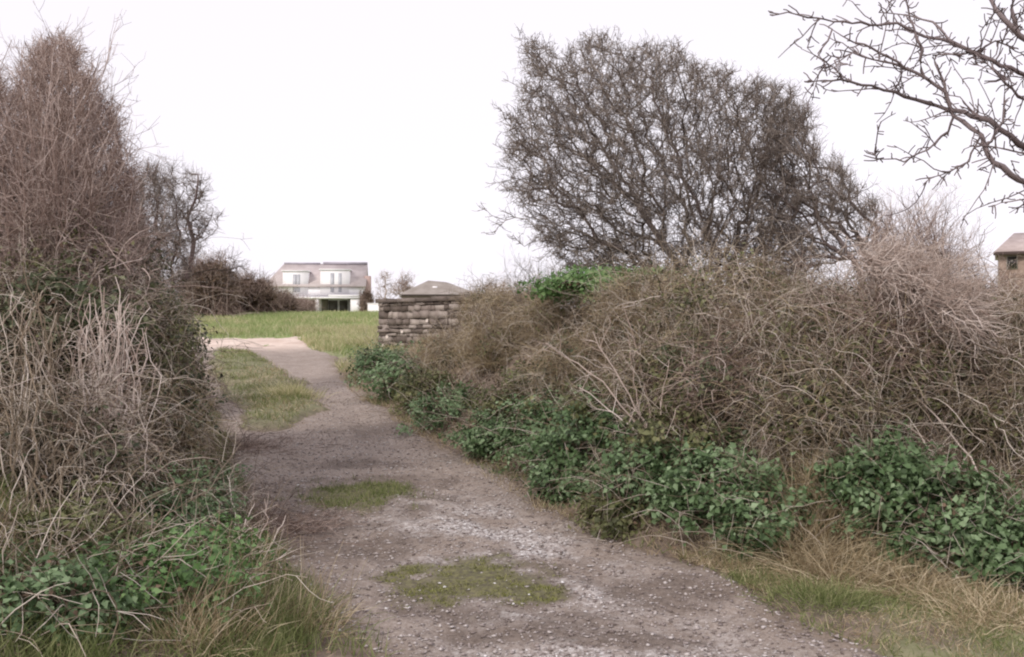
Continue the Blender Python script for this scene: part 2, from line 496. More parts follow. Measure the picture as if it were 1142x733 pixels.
tag(lane, 'worn stony farm track climbing between the banks', None, None, 'structure')

# ---- loose stones on the lane (far too many to count)
def stones(g, x, y, z, s):
    N = len(x)
    ico = np.array([[0,0,1],[.9,0,.35],[.28,.85,.35],[-.72,.52,.35],[-.72,-.52,.35],[.28,-.85,.35],[0,0,-.6]])
    T = np.array([[0,1,2],[0,2,3],[0,3,4],[0,4,5],[0,5,1],[6,2,1],[6,3,2],[6,4,3],[6,5,4],[6,1,5]])
    th = rng.random(N) * 6.28; c, s_ = np.cos(th), np.sin(th)
    V = ico[None] * (1 + .35 * rng.normal(0, 1, (N, 7, 1))) * np.stack([.7 + .6 * rng.random(N), .7 + .6 * rng.random(N), .35 + .3 * rng.random(N)], 1)[:, None]
    V = np.stack([V[..., 0] * c[:, None] - V[..., 1] * s_[:, None], V[..., 0] * s_[:, None] + V[..., 1] * c[:, None], V[..., 2]], -1)
    V = V * s[:, None, None] + np.stack([x, y, z], 1)[:, None]
    g.add(V, T=(np.arange(N)[:, None, None] * 7 + T[None]).reshape(-1, 3), a=np.repeat(rng.random(N), 7))
M['stone'] = stem_mat('track_stones', [(.17,.135,.12), (.33,.28,.265), (.55,.50,.48)], .85, 30)
M['flint'] = stem_mat('pale_stones', [(.35,.31,.29), (.55,.51,.50), (.8,.78,.78)], .7, 30)
N = 34000
y = 4.0 + 15 * rng.random(N) ** 1.7; l, r = lane_edges(y); x = l + (r - l) * rng.random(N)
k = (island(x, y) < .1) & (np.maximum(moss_m(x, y), grassp_m(x, y)) < .3 + .5 * rng.random(N)); x, y = x[k], y[k]
g = Geo(); stones(g, x, y, lane_z(x, y) + .001, .004 + .014 * rng.random(len(x)) ** 3)
tag(g.build('gravel', M['stone']), 'small grey brown stones pressed into the track', 'gravel', None, 'stuff')
N = 26000
y = 4.3 + 7 * rng.random(N); x = -1.6 + 3.2 * rng.random(N)
k = (chalk_m(x, y) * lane_in(x, y, .05) * (1 - damp_shade_m(x, y)) > .25 + .7 * rng.random(N)); x, y = x[k], y[k]
x2 = -2.2 + 2.4 * rng.random(900); y2 = 5.5 + 8 * rng.random(900); k = lane_in(x2, y2, .05) > .5
x = np.concatenate([x, x2[k]]); y = np.concatenate([y, y2[k]])
g = Geo(); stones(g, x, y, lane_z(x, y) + .002, .004 + .013 * rng.random(len(x)) ** 3)
tag(g.build('pale_gravel', M['flint']), 'scattered pale chalky stones worn out of the track', 'gravel', None, 'stuff')

# ------------------------------------------------------------------ grass (stuff)
def grass(name, label, mat, xy, h, w, K=4, lean=.35, droop=-.12, z=None, extra=None):
    x, y = xy[:, 0], xy[:, 1]; N = len(x)
    zz = (ground_z(x, y) if z is None else z(x, y)) - .01
    d = np.stack([rng.normal(0, lean, N), rng.normal(0, lean, N), np.ones(N)], 1)
    hh = h * (.5 + .9 * rng.random(N))
    P = walk(np.stack([x, y, zz], 1), d, hh, K, .12, (0, 0, droop))
    g = Geo(); ribbons(g, P, w)
    o = g.build(name, mat)
    return tag(o, label, 'grass', None, 'stuff')

def scatter(x0, x1, y0, y1, n, maskf):
    x = x0 + (x1 - x0) * rng.random(n); y = y0 + (y1 - y0) * rng.random(n)
    k = maskf(x, y) > rng.random(n)
    return np.stack([x[k], y[k]], 1)

clump = lambda x, y, s=2.5, sd=60: sstep(-.35, .45, fbm(x, y, s, sd))
grass('grass_hump', 'grassy hump between the two ruts of the upper track', M['grass'],
      scatter(-8, -2.2, 12.5, 26, 60000, lambda x, y: island(x, y) * (.12 + .7 * clump(x, y, 1.8))), .09, .009, lean=.5)
grass('dead_grass', 'dead brown grass mixed into the hump between the ruts', M['straw'],
      scatter(-8, -2.2, 12.5, 26, 60000, lambda x, y: island(x, y) ** .5 * .6 * clump(x, y, 1.8, 66)), .07, .008, lean=1.0)
grass('grass_patch', 'small green grass patch in the middle of the stony track', M['grass'],
      scatter(-2.2, -.4, 8, 10.2, 16000, lambda x, y: grassp_m(x, y) * (.3 + .7 * clump(x, y, 5))), .05, .006, z=lane_z)
grass('moss_patch', 'yellow green moss patch on the lower track', M['moss'],
      scatter(-1.2, .6, 5.3, 7, 60000, lambda x, y: moss_m(x, y) * sstep(-.25, .35, fbm(x, y, 9, 69))), .022, .008, K=3, lean=.8, z=lane_z)
fieldm = lambda x, y: sstep(22, 26, y) * (1 - lane_in(x, y, -.1)) * (d_left(x, y) < .3)
grass('field_grass', 'bright green grass of the field before the white house', M['grass_far'],
      scatter(-17, 2, 22, 46, 120000, lambda x, y: fieldm(x, y) * (.5 + .5 * clump(x, y, .5, 70))), .14, .022, K=3)
grass('dry_grass', 'pale yellow patches of winter grass across the field', M['grass_dry'],
      scatter(-17, 0, 24, 44, 110000, lambda x, y: fieldm(x, y) * sstep(.0, .45, fbm(x, y, .45, 181) + .25 * vnoise(x, y, 2, 7))), .17, .02, K=3)
grass('dry_grass', 'pale dry grass between the track bend and the stone wall', M['grass_dry'],
      scatter(-9, -2.6, 19, 33, 60000, lambda x, y: (1 - lane_in(x, y, .05)) * (1 - island(x, y)) * sstep(-.2, .3, fbm(x, y, 1.1, 81)) * (x > np.interp(y, [19, 33], [-5, -7]))), .2, .016, K=4)
grass('verge_grass', 'green grass verge at the track mouth below the right bank', M['grass'],
      scatter(1.1, 5, 4.2, 7.6, 100000, lambda x, y: (1 - lane_in(x, y, .08)) * (1 - sstep(.3, .8, d_right(x, y))) * (.12 + .8 * sstep(-.1, .5, fbm(x, y, 1.8, 90)))), .055, .005, lean=.6)
grass('verge_straw', 'brown dead grass mixed through the verge below the right bank', M['straw'],
      scatter(1.1, 5, 4.2, 7.6, 120000, lambda x, y: (1 - lane_in(x, y, .0)) * (1 - sstep(.3, .8, d_right(x, y))) * sstep(-.5, .4, fbm(x, y, 1.5, 190))), .07, .004, lean=1.1)
grass('verge_grass', 'fringe of short grass along the foot of the left bank', M['grass'],
      scatter(-5, -.2, 4, 16, 120000, lambda x, y: (1 - lane_in(x, y, .06)) * (1 - sstep(.25, .9, d_left(x, y))) * (d_left(x, y) > -.8) * clump(x, y, 3, 95)), .13, .006)
grass('bank_foot_grass', 'thin grass and straw along the foot of the right bank', M['straw'],
      scatter(-4, 4.5, 5.8, 20, 200000, lambda x, y: (np.abs(d_right(x, y)) < .35) * .7 * clump(x, y, 3, 99)), .10, .005, lean=.7)
grass('bank_foot_grass', 'green weeds creeping out along the right bank foot', M['grass'],
      scatter(-4, 4.5, 5.8, 20, 160000, lambda x, y: (np.abs(d_right(x, y) - .05) < .3) * .7 * clump(x, y, 2, 199)), .08, .007, lean=.6)

grass('bank_grass', 'mixed grass under the lower left brambles at the picture bottom', M['grass'],
      scatter(-4, -.3, 3.6, 6.2, 60000, lambda x, y: sstep(-.1, .2, d_left(x, y)) * (.2 + .8 * clump(x, y, 3, 295))), .14, .006, lean=.5)
grass('rough_grass', 'rough straw coloured grass over the right bank top and beyond', M['straw'],
      scatter(-2, 12, 6.3, 22, 90000, lambda x, y: sstep(.3, .9, d_right(x, y)) * (d_right(x, y) < 6) * clump(x, y, 1.5, 395)), .3, .007, lean=.6)
grass('rough_grass', 'rough straw coloured grass over the left bank top and beyond', M['straw'],
      scatter(-12, -1, 2, 20, 90000, lambda x, y: sstep(.9, 1.6, d_left(x, y)) * (d_left(x, y) < 6) * clump(x, y, 1.5, 495)), .3, .007, lean=.6)
# leaf litter on both banks
def litter(name, label, dfun, x0, x1, y0, y1, n):
    p = scatter(x0, x1, y0, y1, n, lambda x, y: sstep(-.35, .3, dfun(x, y)) * (dfun(x, y) < 3.4))
    z = ground_z(p[:, 0], p[:, 1]) + .01 + .05 * rng.random(len(p))
    g = Geo(); leaves(g, np.column_stack([p, z]), rng.normal(0, .5, (len(p), 3)) + [0, 0, 1], (.018 + .03 * rng.random(len(p))) * np.interp(p[:, 1], [3, 8], [.6, 1.1]))
    tag(g.build(name, M['deadleaf']), label, 'leaf litter', None, 'stuff')
litter('leaf_litter', 'brown leaf litter covering the right bank', d_right, -4, 6.5, 6, 24, 50000)
litter('leaf_litter', 'brown leaf litter covering the left bank', d_left, -9, -.4, 3.5, 22, 50000)

# ------------------------------------------------------------------ buildings
def rotM(ang, org):
    c, s = math.cos(ang), math.sin(ang); org = np.asarray(org)
    return lambda V: np.stack([V[:, 0] * c - V[:, 1] * s, V[:, 0] * s + V[:, 1] * c, V[:, 2]], 1) + 0 * org

white = simple_mat('white_render', (.84,.81,.83), (.90,.88,.90), 2)
rooft = simple_mat('pale_roof_tiles', (.44,.375,.365), (.60,.53,.52), 1.2)
ridgem = simple_mat('ridge_tiles', (.34,.31,.36), (.44,.41,.46), 2)
glass = simple_mat('window_glass', (.42,.42,.46), (.52,.52,.56), 1, .3)
darkglass = simple_mat('dark_glass', (.07,.06,.055), (.12,.105,.10), 1, .45)
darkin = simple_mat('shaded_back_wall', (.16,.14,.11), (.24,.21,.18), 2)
brickm = simple_mat('red_brick', (.42,.29,.26), (.52,.39,.36), 8)

def slab(g, P4, th, a=.5):
    """a flat quad given thickness along its normal"""
    P4 = np.asarray(P4, float); nrm = norm(np.cross(P4[1] - P4[0], P4[3] - P4[0])[None])[0]
    V = np.concatenate([P4, P4 - nrm * th])
    g.add(V, Q=[[0,1,2,3],[7,6,5,4],[0,4,5,1],[1,5,6,2],[2,6,7,3],[3,7,4,0]], a=a)

def house():
    D = 100; W = 9.7; org = pt(297, 366.5, D); zb = 2.75
    root = thing('white_house', (org[0], D, zb), 'white two-storey house with pale pink roof and two dormers beyond the field', 'house')
    root.rotation_euler = (0, 0, R_(6))
    def part(name, mat, fn, parent=root, label=None):
        g = Geo(); fn(g); o = g.build(name, mat, parent)
        if label: o['label'] = label
        return o
    dep = 7.0
    # local: x along the front 0..W, y depth, z up
    eave = 2.0; knee = 3.25
    def walls(g):
        box(g, (0.9, 1.6, 0), (W - .1, dep, eave))                    # ground floor, set back under the upper storey
        box(g, (0, 0, eave), (W, dep, knee))                          # upper floor band
        ridge = 5.5
        for x0, x1 in ((W - .30, W - .08),):                 # gables
            V = np.array([[x0,.05,knee],[x0,dep-.05,knee],[x0,dep/2,ridge-.15],[x1,.05,knee],[x1,dep-.05,knee],[x1,dep/2,ridge-.15]])
            g.add(V, T=[[0,2,1],[3,4,5]], Q=[[0,1,4,3],[1,2,5,4],[2,0,3,5]], a=.5)
    part('wall', white, walls)
    def roof(g):
        r = 5.55
        slab(g, [(-.25,-.3,knee-.15),(W+.15,-.3,knee-.15),(W+.15,dep/2,r),(-.25+1.6,dep/2,r)], .16)
        slab(g, [(W+.15,dep+.3,knee-.15),(-.25,dep+.3,knee-.15),(-.25+1.6,dep/2,r),(W+.15,dep/2,r)], .16)
        slab(g, [(-.25,dep+.3,knee-.15),(-.25,-.3,knee-.15),(1.36,dep/2-.02,r-.01),(1.36,dep/2+.02,r-.01)], .14)
    rf = part('roof', rooft, roof)
    part('ridge', ridgem, lambda g: (box(g, (1.35, dep/2-.14, 5.47), (5.0, dep/2+.14, 5.66)), box(g, (5.3, dep/2-.14, 5.5), (W+.15, dep/2+.14, 5.74))), rf)
    for x0, x1, zt in ((1.6, 4.1, 4.55), (5.3, 8.2, 4.7)):
        d = part('dormer', white, lambda g: (box(g, (x0, -.02, 2.2), (x1, 2.6, zt)), box(g, (x0-.12, -.12, zt+.002), (x1+.12, 2.75, zt+.12))))
        g = Geo(); box(g, (x0+1.0, -.06, 2.5), (x0+1.35, -.023, zt-.3)); g.build('window', glass, d)
        g = Geo(); box(g, (x1-1.1, -.06, 2.5), (x1-.8, -.023, zt-.3)); g.build('window', glass, d)
    part('balcony', white, lambda g: (box(g, (2.4, -1.3, 1.8), (W, -.003, 1.99)), box(g, (6.2, -1.3, 1.993), (W - .1, -1.24, 2.2))))
    for x0, x1 in ((4.9, 5.25), (8.35, 9.6)):
        part('pillar', white, lambda g: box(g, (x0, -1.2, 0), (x1, -.7 if x0 < 5 else 1.2, 1.797)))
    for x0, x1 in ((3.7, 4.6), (6.0, 6.9), (7.1, 7.9)):
        part('window', darkglass, lambda g: box(g, (x0, 1.5, .25), (x1, 1.597, 1.7)))
    part('recess_shade', darkin, lambda g: box(g, (2.6, 1.45, .0), (3.68, 1.59, 1.9)))  # dark panels: the recess's shade put into the wall colour
    part('recess_shade', darkin, lambda g: box(g, (5.3, 1.45, 0), (5.95, 1.59, 1.9)))
    part('chimney_wall', brickm, lambda g: box(g, (W - .02, 1.0, 0), (W + .55, 3.0, 4.2)))
house()

def wall_thing(name, p0, p1, zb, h, th, mat, label, cat='wall'):
    root = thing(name, (p0[0], p0[1], zb), label, cat)
    g = Geo(); d = np.array(p1) - np.array(p0); L = np.hypot(*d); a = math.atan2(d[1], d[0])
    box(g, (0, 0, -.3), (L, th, h)); g.build('wall', mat, root)
    g = Geo(); box(g, (-.03, -.03, h + .002), (L + .03, th + .03, h + .08)); g.build('coping', mat, root)
    root.rotation_euler = (0, 0, a)
a_, b_ = pt(410, 343, 92), pt(436, 343, 92)
wall_thing('garden_wall', a_[:2], b_[:2], 2.85, 1.0, .25, white, 'low white garden wall running right from the white house')

def shed():
    D = 70; zb = 2.6; x0, x1 = pt(444, 0, D)[0], pt(536, 0, D)[0]; zt = pt(0, 311, D)[2] - zb; ze = pt(0, 328.5, D)[2] - zb
    root = thing('farm_building', (x0, D, zb), 'brown hip roofed building showing above the stone wall', 'building')
    W = x1 - x0; dp = 5.0
    g = Geo(); box(g, (.2, .2, -.3), (W - .2, dp - .2, ze)); g.build('wall', simple_mat('shed_wall', (.3,.24,.21), (.4,.32,.29)), root)
    g = Geo(); cx = W * .33
    V = np.array([[0,0,ze],[W,0,ze],[W,dp,ze],[0,dp,ze],[cx,dp/2,zt],[cx+1.3,dp/2,zt-.12]])
    g.add(V, T=[[0,1,4],[2,3,5]], Q=[[1,2,5,4],[3,0,4,5]], a=.5)
    g.add(V[:4] - [0, 0, .12], Q=[[3,2,1,0]], a=.5)
    g.build('roof', simple_mat('shed_roof', (.24,.205,.175), (.36,.315,.28), 1.4), root)
    g = Geo(); box(g, (W*.40, 1.2, ze+.35), (W*.46, 1.35, ze+.62)); g.build('rooflight', white, root)
shed()

def cottage():
    D = 60; zb = 2.5; x0 = pt(1113, 0, D)[0]; ze = pt(0, 280, D)[2] - zb; zr = pt(0, 256, D)[2] - zb
    root = thing('stone_cottage', (x0, D, zb), 'brown stone cottage with pink roof behind the right hedge', 'house'); root.rotation_euler = (0, 0, R_(-26))
    W = 6.5; dp = 6
    wm = simple_mat('brown_stone', (.26,.18,.15), (.4,.3,.25), 3, bump=.4)
    g = Geo(); box(g, (0, 0, 0), (W, dp, ze)); g.build('wall', wm, root)
    g = Geo(); slab(g, [(-.2,-.3,ze-.05),(W+.2,-.3,ze-.05),(W+.2,dp/2,zr),(.9,dp/2,zr)], .14); slab(g, [(W+.2,dp+.3,ze-.05),(-.2,dp+.3,ze-.05),(.9,dp/2,zr),(W+.2,dp/2,zr)], .14)
    slab(g, [(-.2,dp+.3,ze-.05),(-.2,-.3,ze-.05),(.88,dp/2-.02,zr-.01),(.88,dp/2+.02,zr-.01)], .12)
    g.build('roof', simple_mat('pink_tiles', (.40,.32,.30), (.55,.46,.44), 2), root)
    g = Geo(); box(g, (-.25, -.42, ze-.28), (W+.25, -.305, ze-.08)); g.build('gutter', M['dark_tw'], root)
    fr = Geo(); box(fr, (.45, -.06, ze-1.1), (1.05, -.002, ze-.32)); w = fr.build('window', simple_mat('window_frame', (.3,.26,.25), (.36,.32,.3)), root)
    g = Geo(); box(g, (.5, -.08, ze-1.05), (1.0, -.063, ze-.37)); g.build('pane', simple_mat('dark_pane', (.03,.025,.025), (.05,.045,.045), 1, .2), w)
cottage()

# ---- dry stone wall end at the top of the right bank
def stone_wall():
    A = np.array([-3.10, 25.0]); B = np.array([.4, 21.4]); d = B - A; L = np.hypot(*d); ang = math.atan2(d[1], d[0])
    zb = .78; H = 1.55; th = .5
    root = thing('stone_wall', (A[0], A[1], zb), 'grey brown dry stone wall with flat coping above the brambles', 'wall')
    root.rotation_euler = (0, 0, ang)
    m = stem_mat('wall_stone', [(.12,.095,.08), (.25,.205,.18), (.42,.36,.32)], .95, 7)
    bpn = m.node_tree.nodes.new('ShaderNodeBump'); nz = m.node_tree.nodes.new('ShaderNodeTexNoise'); nz.inputs['Scale'].default_value = 14; nz.inputs['Detail'].default_value = 6
    m.node_tree.links.new(nz.outputs['Fac'], bpn.inputs['Height']); bpn.inputs['Distance'].default_value = .03
    m.node_tree.links.new(bpn.outputs[0], m.node_tree.nodes['Principled BSDF'].inputs['Normal'])
    g = Geo(); box(g, (.06, -th/2+.06, -.4), (L-.06, th/2-.06, H-.05), a=.05)
    z = -.35; 
    while z < H - .12:
        h = rng.uniform(.07, .19); h = min(h, H - .1 - z)
        for face in (0, 1):
            x = rng.uniform(-.03, 0)
            while x < L - .02:
                w = rng.uniform(.1, .45); w = min(w, L + .02 - x)
                if w < .06: break
                o = rng.uniform(-.02, .045); dpt = .2
                y0, y1 = (-th/2 - o, -th/2 + dpt) if face == 0 else (th/2 - dpt, th/2 + o)
                j = lambda s=.02: rng.uniform(-s, s)
                V = np.array([[x+j(),y0+j(),z+j()],[x+w-.014+j(),y0+j(),z+j()],[x+w-.014,y1,z],[x,y1,z],[x+j(),y0+j(),z+h-.014+j()],[x+w-.014+j(),y0+j(),z+h-.014+j()],[x+w-.014,y1,z+h-.014],[x,y1,z+h-.014]])
                g.add(V, Q=[[0,3,2,1],[4,5,6,7],[0,1,5,4],[1,2,6,5],[2,3,7,6],[3,0,4,7]], a=rng.random())
                x += w
        z += h
    z = -.35                                                     # the squared end facing the gateway
    while z < H - .12:
        h = rng.uniform(.12, .26); h = min(h, H - .1 - z)
        box(g, (-.07 + rng.uniform(0, .05), -th/2 + .02, z), (.25, th/2 - .02, z + h - .014), a=rng.random()); z += h
    g.build('masonry', m, root)
    g = Geo(); x = -.1
    while x < L:
        w = rng.uniform(.35, .7); t = rng.uniform(.085, .1)
        box(g, (x, -th/2 - .07 + rng.uniform(-.02, .02), H - .1), (x + w - .012, th/2 + .07, H - .1 + t * rng.uniform(.7, 1.2)), a=rng.uniform(.1, .7)); x += w
    g.build('coping', m, root)
    g = Geo()
    for (lx, lz) in ((.35, .62), (.95, .74), (1.9, 1.0), (.2, .4)):
        V = [(lx, -th/2 - .045, lz)]; k = 9
        for q in range(k): V.append((lx + .06 * rng.uniform(.6, 1.2) * math.cos(q * 6.283 / k), -th/2 - .04, lz + .05 * rng.uniform(.6, 1.2) * math.sin(q * 6.283 / k)))
        g.add(V, T=[[0, 1 + q, 1 + (q + 1) % k] for q in range(k)], a=.9)
    g.build('lichen', M['pale'], root)
stone_wall()

# ------------------------------------------------------------------ vegetation builders
def chains(parent, Pn, rad):
    """split a node tree into polylines that always follow the thickest child"""
    n = len(Pn); kids = [[] for _ in range(n)]
    for i in range(n):
        if parent[i] >= 0: kids[parent[i]].append(i)
    out = []; st = [i for i in range(n) if parent[i] < 0]
    starts = [(i, None) for i in st]
    while starts:
        i, pr = starts.pop()
        ch = [] if pr is None else [pr]
        ch.append(i)
        while kids[i]:
            ks = sorted(kids[i], key=lambda k: -rad[k])
            for k in ks[1:]: starts.append((k, i))
            i = ks[0]; ch.append(i)
        out.append(ch)
    return out

def mst_tree(stems, targets, tip=.003, expo=2.3, bf=.25, trunk_r=None):
    """stems: polylines (K,3) rooted at their first point; targets: points the crown must reach."""
    P = []; par = []; plen = []
    for s in stems:
        s = np.asarray(s, float); k_ = np.linspace(0, len(s) - 1, (len(s) - 1) * 3 + 1)
        ln_ = np.linalg.norm(s[-1] - s[0])
        s = np.stack([np.interp(k_, np.arange(len(s)), s[:, a_]) for a_ in range(3)], 1)
        s[1:] += rng.normal(0, .016 * ln_, s[1:].shape)
        for k, p in enumerate(s):
            P.append(p); par.append(-1 if k == 0 else len(P) - 2)
            plen.append(0 if k == 0 else plen[-1] + np.linalg.norm(p - s[k - 1]))
    n0 = len(P); n = len(targets)
    A = np.zeros((n0 + 2 * n, 3)); A[:n0] = P; PL = np.zeros(n0 + 2 * n); PL[:n0] = plen; m = n0
    d0 = np.min(np.linalg.norm(targets[:, None] - A[None, :n0], axis=2), axis=1)
    for t in targets[np.argsort(d0)]:
        d = np.linalg.norm(A[:m] - t, axis=1)
        j = int(np.argmin(d + bf * PL[:m])); dj = d[j]
        if dj > .12:
            mid = (A[j] + t) / 2 + rng.normal(0, .10 * dj, 3)
            A[m] = mid; PL[m] = PL[j] + dj / 2; par.append(j); m += 1; j = m - 1
        A[m] = t; PL[m] = PL[j] + dj / 2; par.append(j); m += 1
    A = A[:m]; w = np.zeros(m); par = np.array(par)
    haskid = np.zeros(m, bool); haskid[par[par >= 0]] = True
    w[~haskid] = tip ** expo
    for i in range(m - 1, -1, -1):
        if par[i] >= 0: w[par[i]] += w[i]
    return A, par, w ** (1 / expo)

def add_chains(g, A, par, rad, rmin=0, rmax=9, S=None):
    by = {}
    for ch in chains(par, A, rad):
        r = rad[ch].copy()
        if len(ch) > 1 and par[ch[1]] == ch[0]: r[0] = min(r[0], r[1] * 1.15) if par[ch[0]] >= 0 or len(ch) > 1 and rad[ch[0]] > 1.5 * rad[ch[1]] else r[0]
        keep = [k for k in range(len(ch))]
        if r[1 if len(r) > 1 else 0] < rmin or r[1 if len(r) > 1 else 0] >= rmax: continue
        if len(ch) < 2: continue
        by.setdefault(len(ch), []).append((A[ch], r))
    for K, lst in by.items():
        P = np.stack([a for a, _ in lst]); Rr_ = np.stack([b_ for _, b_ in lst])
        big = Rr_[:, min(1, K - 1)].max()
        tubes(g, P, Rr_, S or (7 if big > .03 else 4 if big > .008 else 3))

def in_poly(poly, n, D, depth):
    poly = np.array(poly, float); lo = poly.min(0); hi = poly.max(0); out = []
    while len(out) < n:
        q = lo + (hi - lo) * rng.random((n * 2, 2)); q = q[poly_mask(q[:, 0], q[:, 1], poly)]
        out.extend(q.tolist())
    q = np.array(out[:n]); c = poly.mean(0); rr = np.linalg.norm((q - c) / ((hi - lo) / 2), axis=1)
    dd = D + depth * np.sqrt(np.clip(1.05 - rr ** 2, .08, 1)) * rng.uniform(-1, 1, n)
    return np.stack([(q[:, 0] - CX) / F * dd, dd, EYE + (CY - q[:, 1]) / F * dd], 1)

def seg_twigs(A, par, n, L, K=4, bias=(0, 0, .05), jit=.25):
    """fine twigs springing from the outer nodes"""
    has = np.where(par >= 0)[0]
    idx = rng.choice(has, n); d = norm(A[idx] - A[par[idx]]); f = rng.random((n, 1))
    p = A[idx] * (1 - f) + A[par[idx]] * f
    d = norm(d * .6 + norm(rng.normal(0, 1, (n, 3))) * .8)
    return walk(p, d, L * (.4 + rng.random(n)), K, jit, bias)

def tree(name, label, cat, stems, poly, D, depth, n, tw, twL, matb, matt, tip=.003, group=None, bias=(0,0,.05), extra=None, twr=.0022, trunk_r=.02, bf=.25, more=None, expo=2.3, out=0.0, rag=0.0):
    if rag: poly = [(x_ + rng.normal(0, rag), y_ + rng.normal(0, rag)) for q_ in range(len(poly)) for x_, y_ in (poly[q_], tuple((np.array(poly[q_]) + np.array(poly[(q_ + 1) % len(poly)])) / 2))]
    tg = in_poly(poly, n, D, depth)
    if extra is not None: tg = np.concatenate([tg, extra])
    A, par, rad = mst_tree(stems, tg, tip, expo, bf=bf)
    base = np.array(stems[0][0]); root = thing(name, base, label, cat, group)
    g = Geo(); add_chains(g, A, par, rad, rmin=trunk_r); g.build('trunk', matb, root, origin=base)
    g = Geo(); add_chains(g, A, par, rad, rmax=trunk_r); ctr = np.array([base[0], base[1], base[2] + .8])
    fine = np.where(rad < trunk_r)[0]
    keep = np.isin(np.arange(len(A)), fine)
    has = np.where((par >= 0) & keep)[0]
    if tw:
        idx = rng.choice(has, tw); d = norm(A[idx] - A[par[idx]]); f = rng.random((tw, 1))
        p = A[idx] * (1 - f) + A[par[idx]] * f
        d = norm(d * .5 + norm(p - ctr) * out + norm(rng.normal(0, 1, (tw, 3))) * .75)
        T = walk(p, d, twL * (.4 + rng.random(tw)), 4, .3, bias)
        tubes(g, T, taper(tw, 4, twr, twr * .45), 3)
        T2 = side_twigs(T, 2, twL * .45, 3, .9, .3, bias)
        tubes(g, T2, taper(len(T2), 3, twr * .7, twr * .35), 3)
    if more: more(g, A, par, rad)
    g.build('crown', matt, root, origin=base)
    return root

def ell_pts(c, r, n, shell=.45):
    d = norm(rng.normal(0, 1, (n, 3))); q = (1 - shell * rng.random(n) ** 1.3)[:, None]
    lump = 1 + .22 * vnoise(d[:, 0] * 2 + c[0], d[:, 2] * 2 + d[:, 1], 1.6, int(abs(c[1]) * 7) % 50)[:, None]
    return c + d * q * lump * np.asarray(r), d

def clear_ground(P, lift=.015):
    sh = P.shape; Q = P.reshape(-1, 3).copy(); gz = ground_z(Q[:, 0], Q[:, 1])
    Q[:, 2] = np.maximum(Q[:, 2], gz + lift); return Q.reshape(sh)

def leafy(name, label, cat, c, r, n, mat, size=.06, stems=60, stem_mat_='cane', group=None, shell=.5, dead=.12, spill=None, clumps=None):
    """a leafy bramble or ivy mound: arching stems, leaves gathered in sprays, some dead leaves"""
    c = np.array(c, float); r = np.asarray(r, float)
    gz = float(ground_z(c[0], c[1])); base = np.array([c[0], c[1], gz]); c[2] = max(c[2], gz + .25 * r[2])
    root = thing(name, base, label, cat, group)
    nc = clumps or max(30, n // 28)
    cc, cd = ell_pts(c, r, nc, shell); cc = cc + rng.normal(0, .22, cc.shape) * r * [1.2, 1, 1]
    k = cc[:, 2] > ground_z(cc[:, 0], cc[:, 1]) - .03; cc, cd = cc[k], cd[k]
    idx = rng.integers(0, len(cc), n)
    P = cc[idx] + rng.normal(0, 1, (n, 3)) * [.075, .075, .05] * (size / .06)
    keep = P[:, 2] > ground_z(P[:, 0], P[:, 1]) + .01; P = P[keep]; idx = idx[keep]
    Nn = cd[idx] * .7 + rng.normal(0, .45, P.shape) + [0, -.1, .55]
    tint = np.clip(rng.random(len(cc))[idx] * .6 + .4 * rng.random(len(P)), 0, 1)
    g = Geo(); leaves(g, P, Nn, size * (.45 + .8 * rng.random(len(P))), tint)
    g.build('foliage', M[mat], root, origin=base)
    g = Geo()
    s = np.stack([base[0] + rng.normal(0, r[0] * .45, stems), base[1] + rng.normal(0, r[1] * .45, stems)], 1)
    s = np.column_stack([s, ground_z(s[:, 0], s[:, 1])])
    W = walk(s, np.column_stack([rng.normal(0, .7, (stems, 2)), np.ones(stems)]), (r.mean() * 1.7) * (.5 + rng.random(stems)), 8, .16, (0, -.03, -.12))
    W = clear_ground(W); tubes(g, W, taper(stems, 8, .0045, .0015), 3)
    T = clear_ground(side_twigs(W, 4, .22, 4)); tubes(g, T, taper(len(T), 4, .002, .001), 3)
    g.build('stems', M[stem_mat_], root, origin=base)
    if dead:
        nd = int(n * dead); pd, dd = ell_pts(c, r * .95, nd, .7); pd = clear_ground(pd)
        g = Geo(); leaves(g, pd, dd + rng.normal(0, .6, pd.shape), size * .8); g.build('dead_leaves', M['deadleaf'], root, origin=base)
    return root

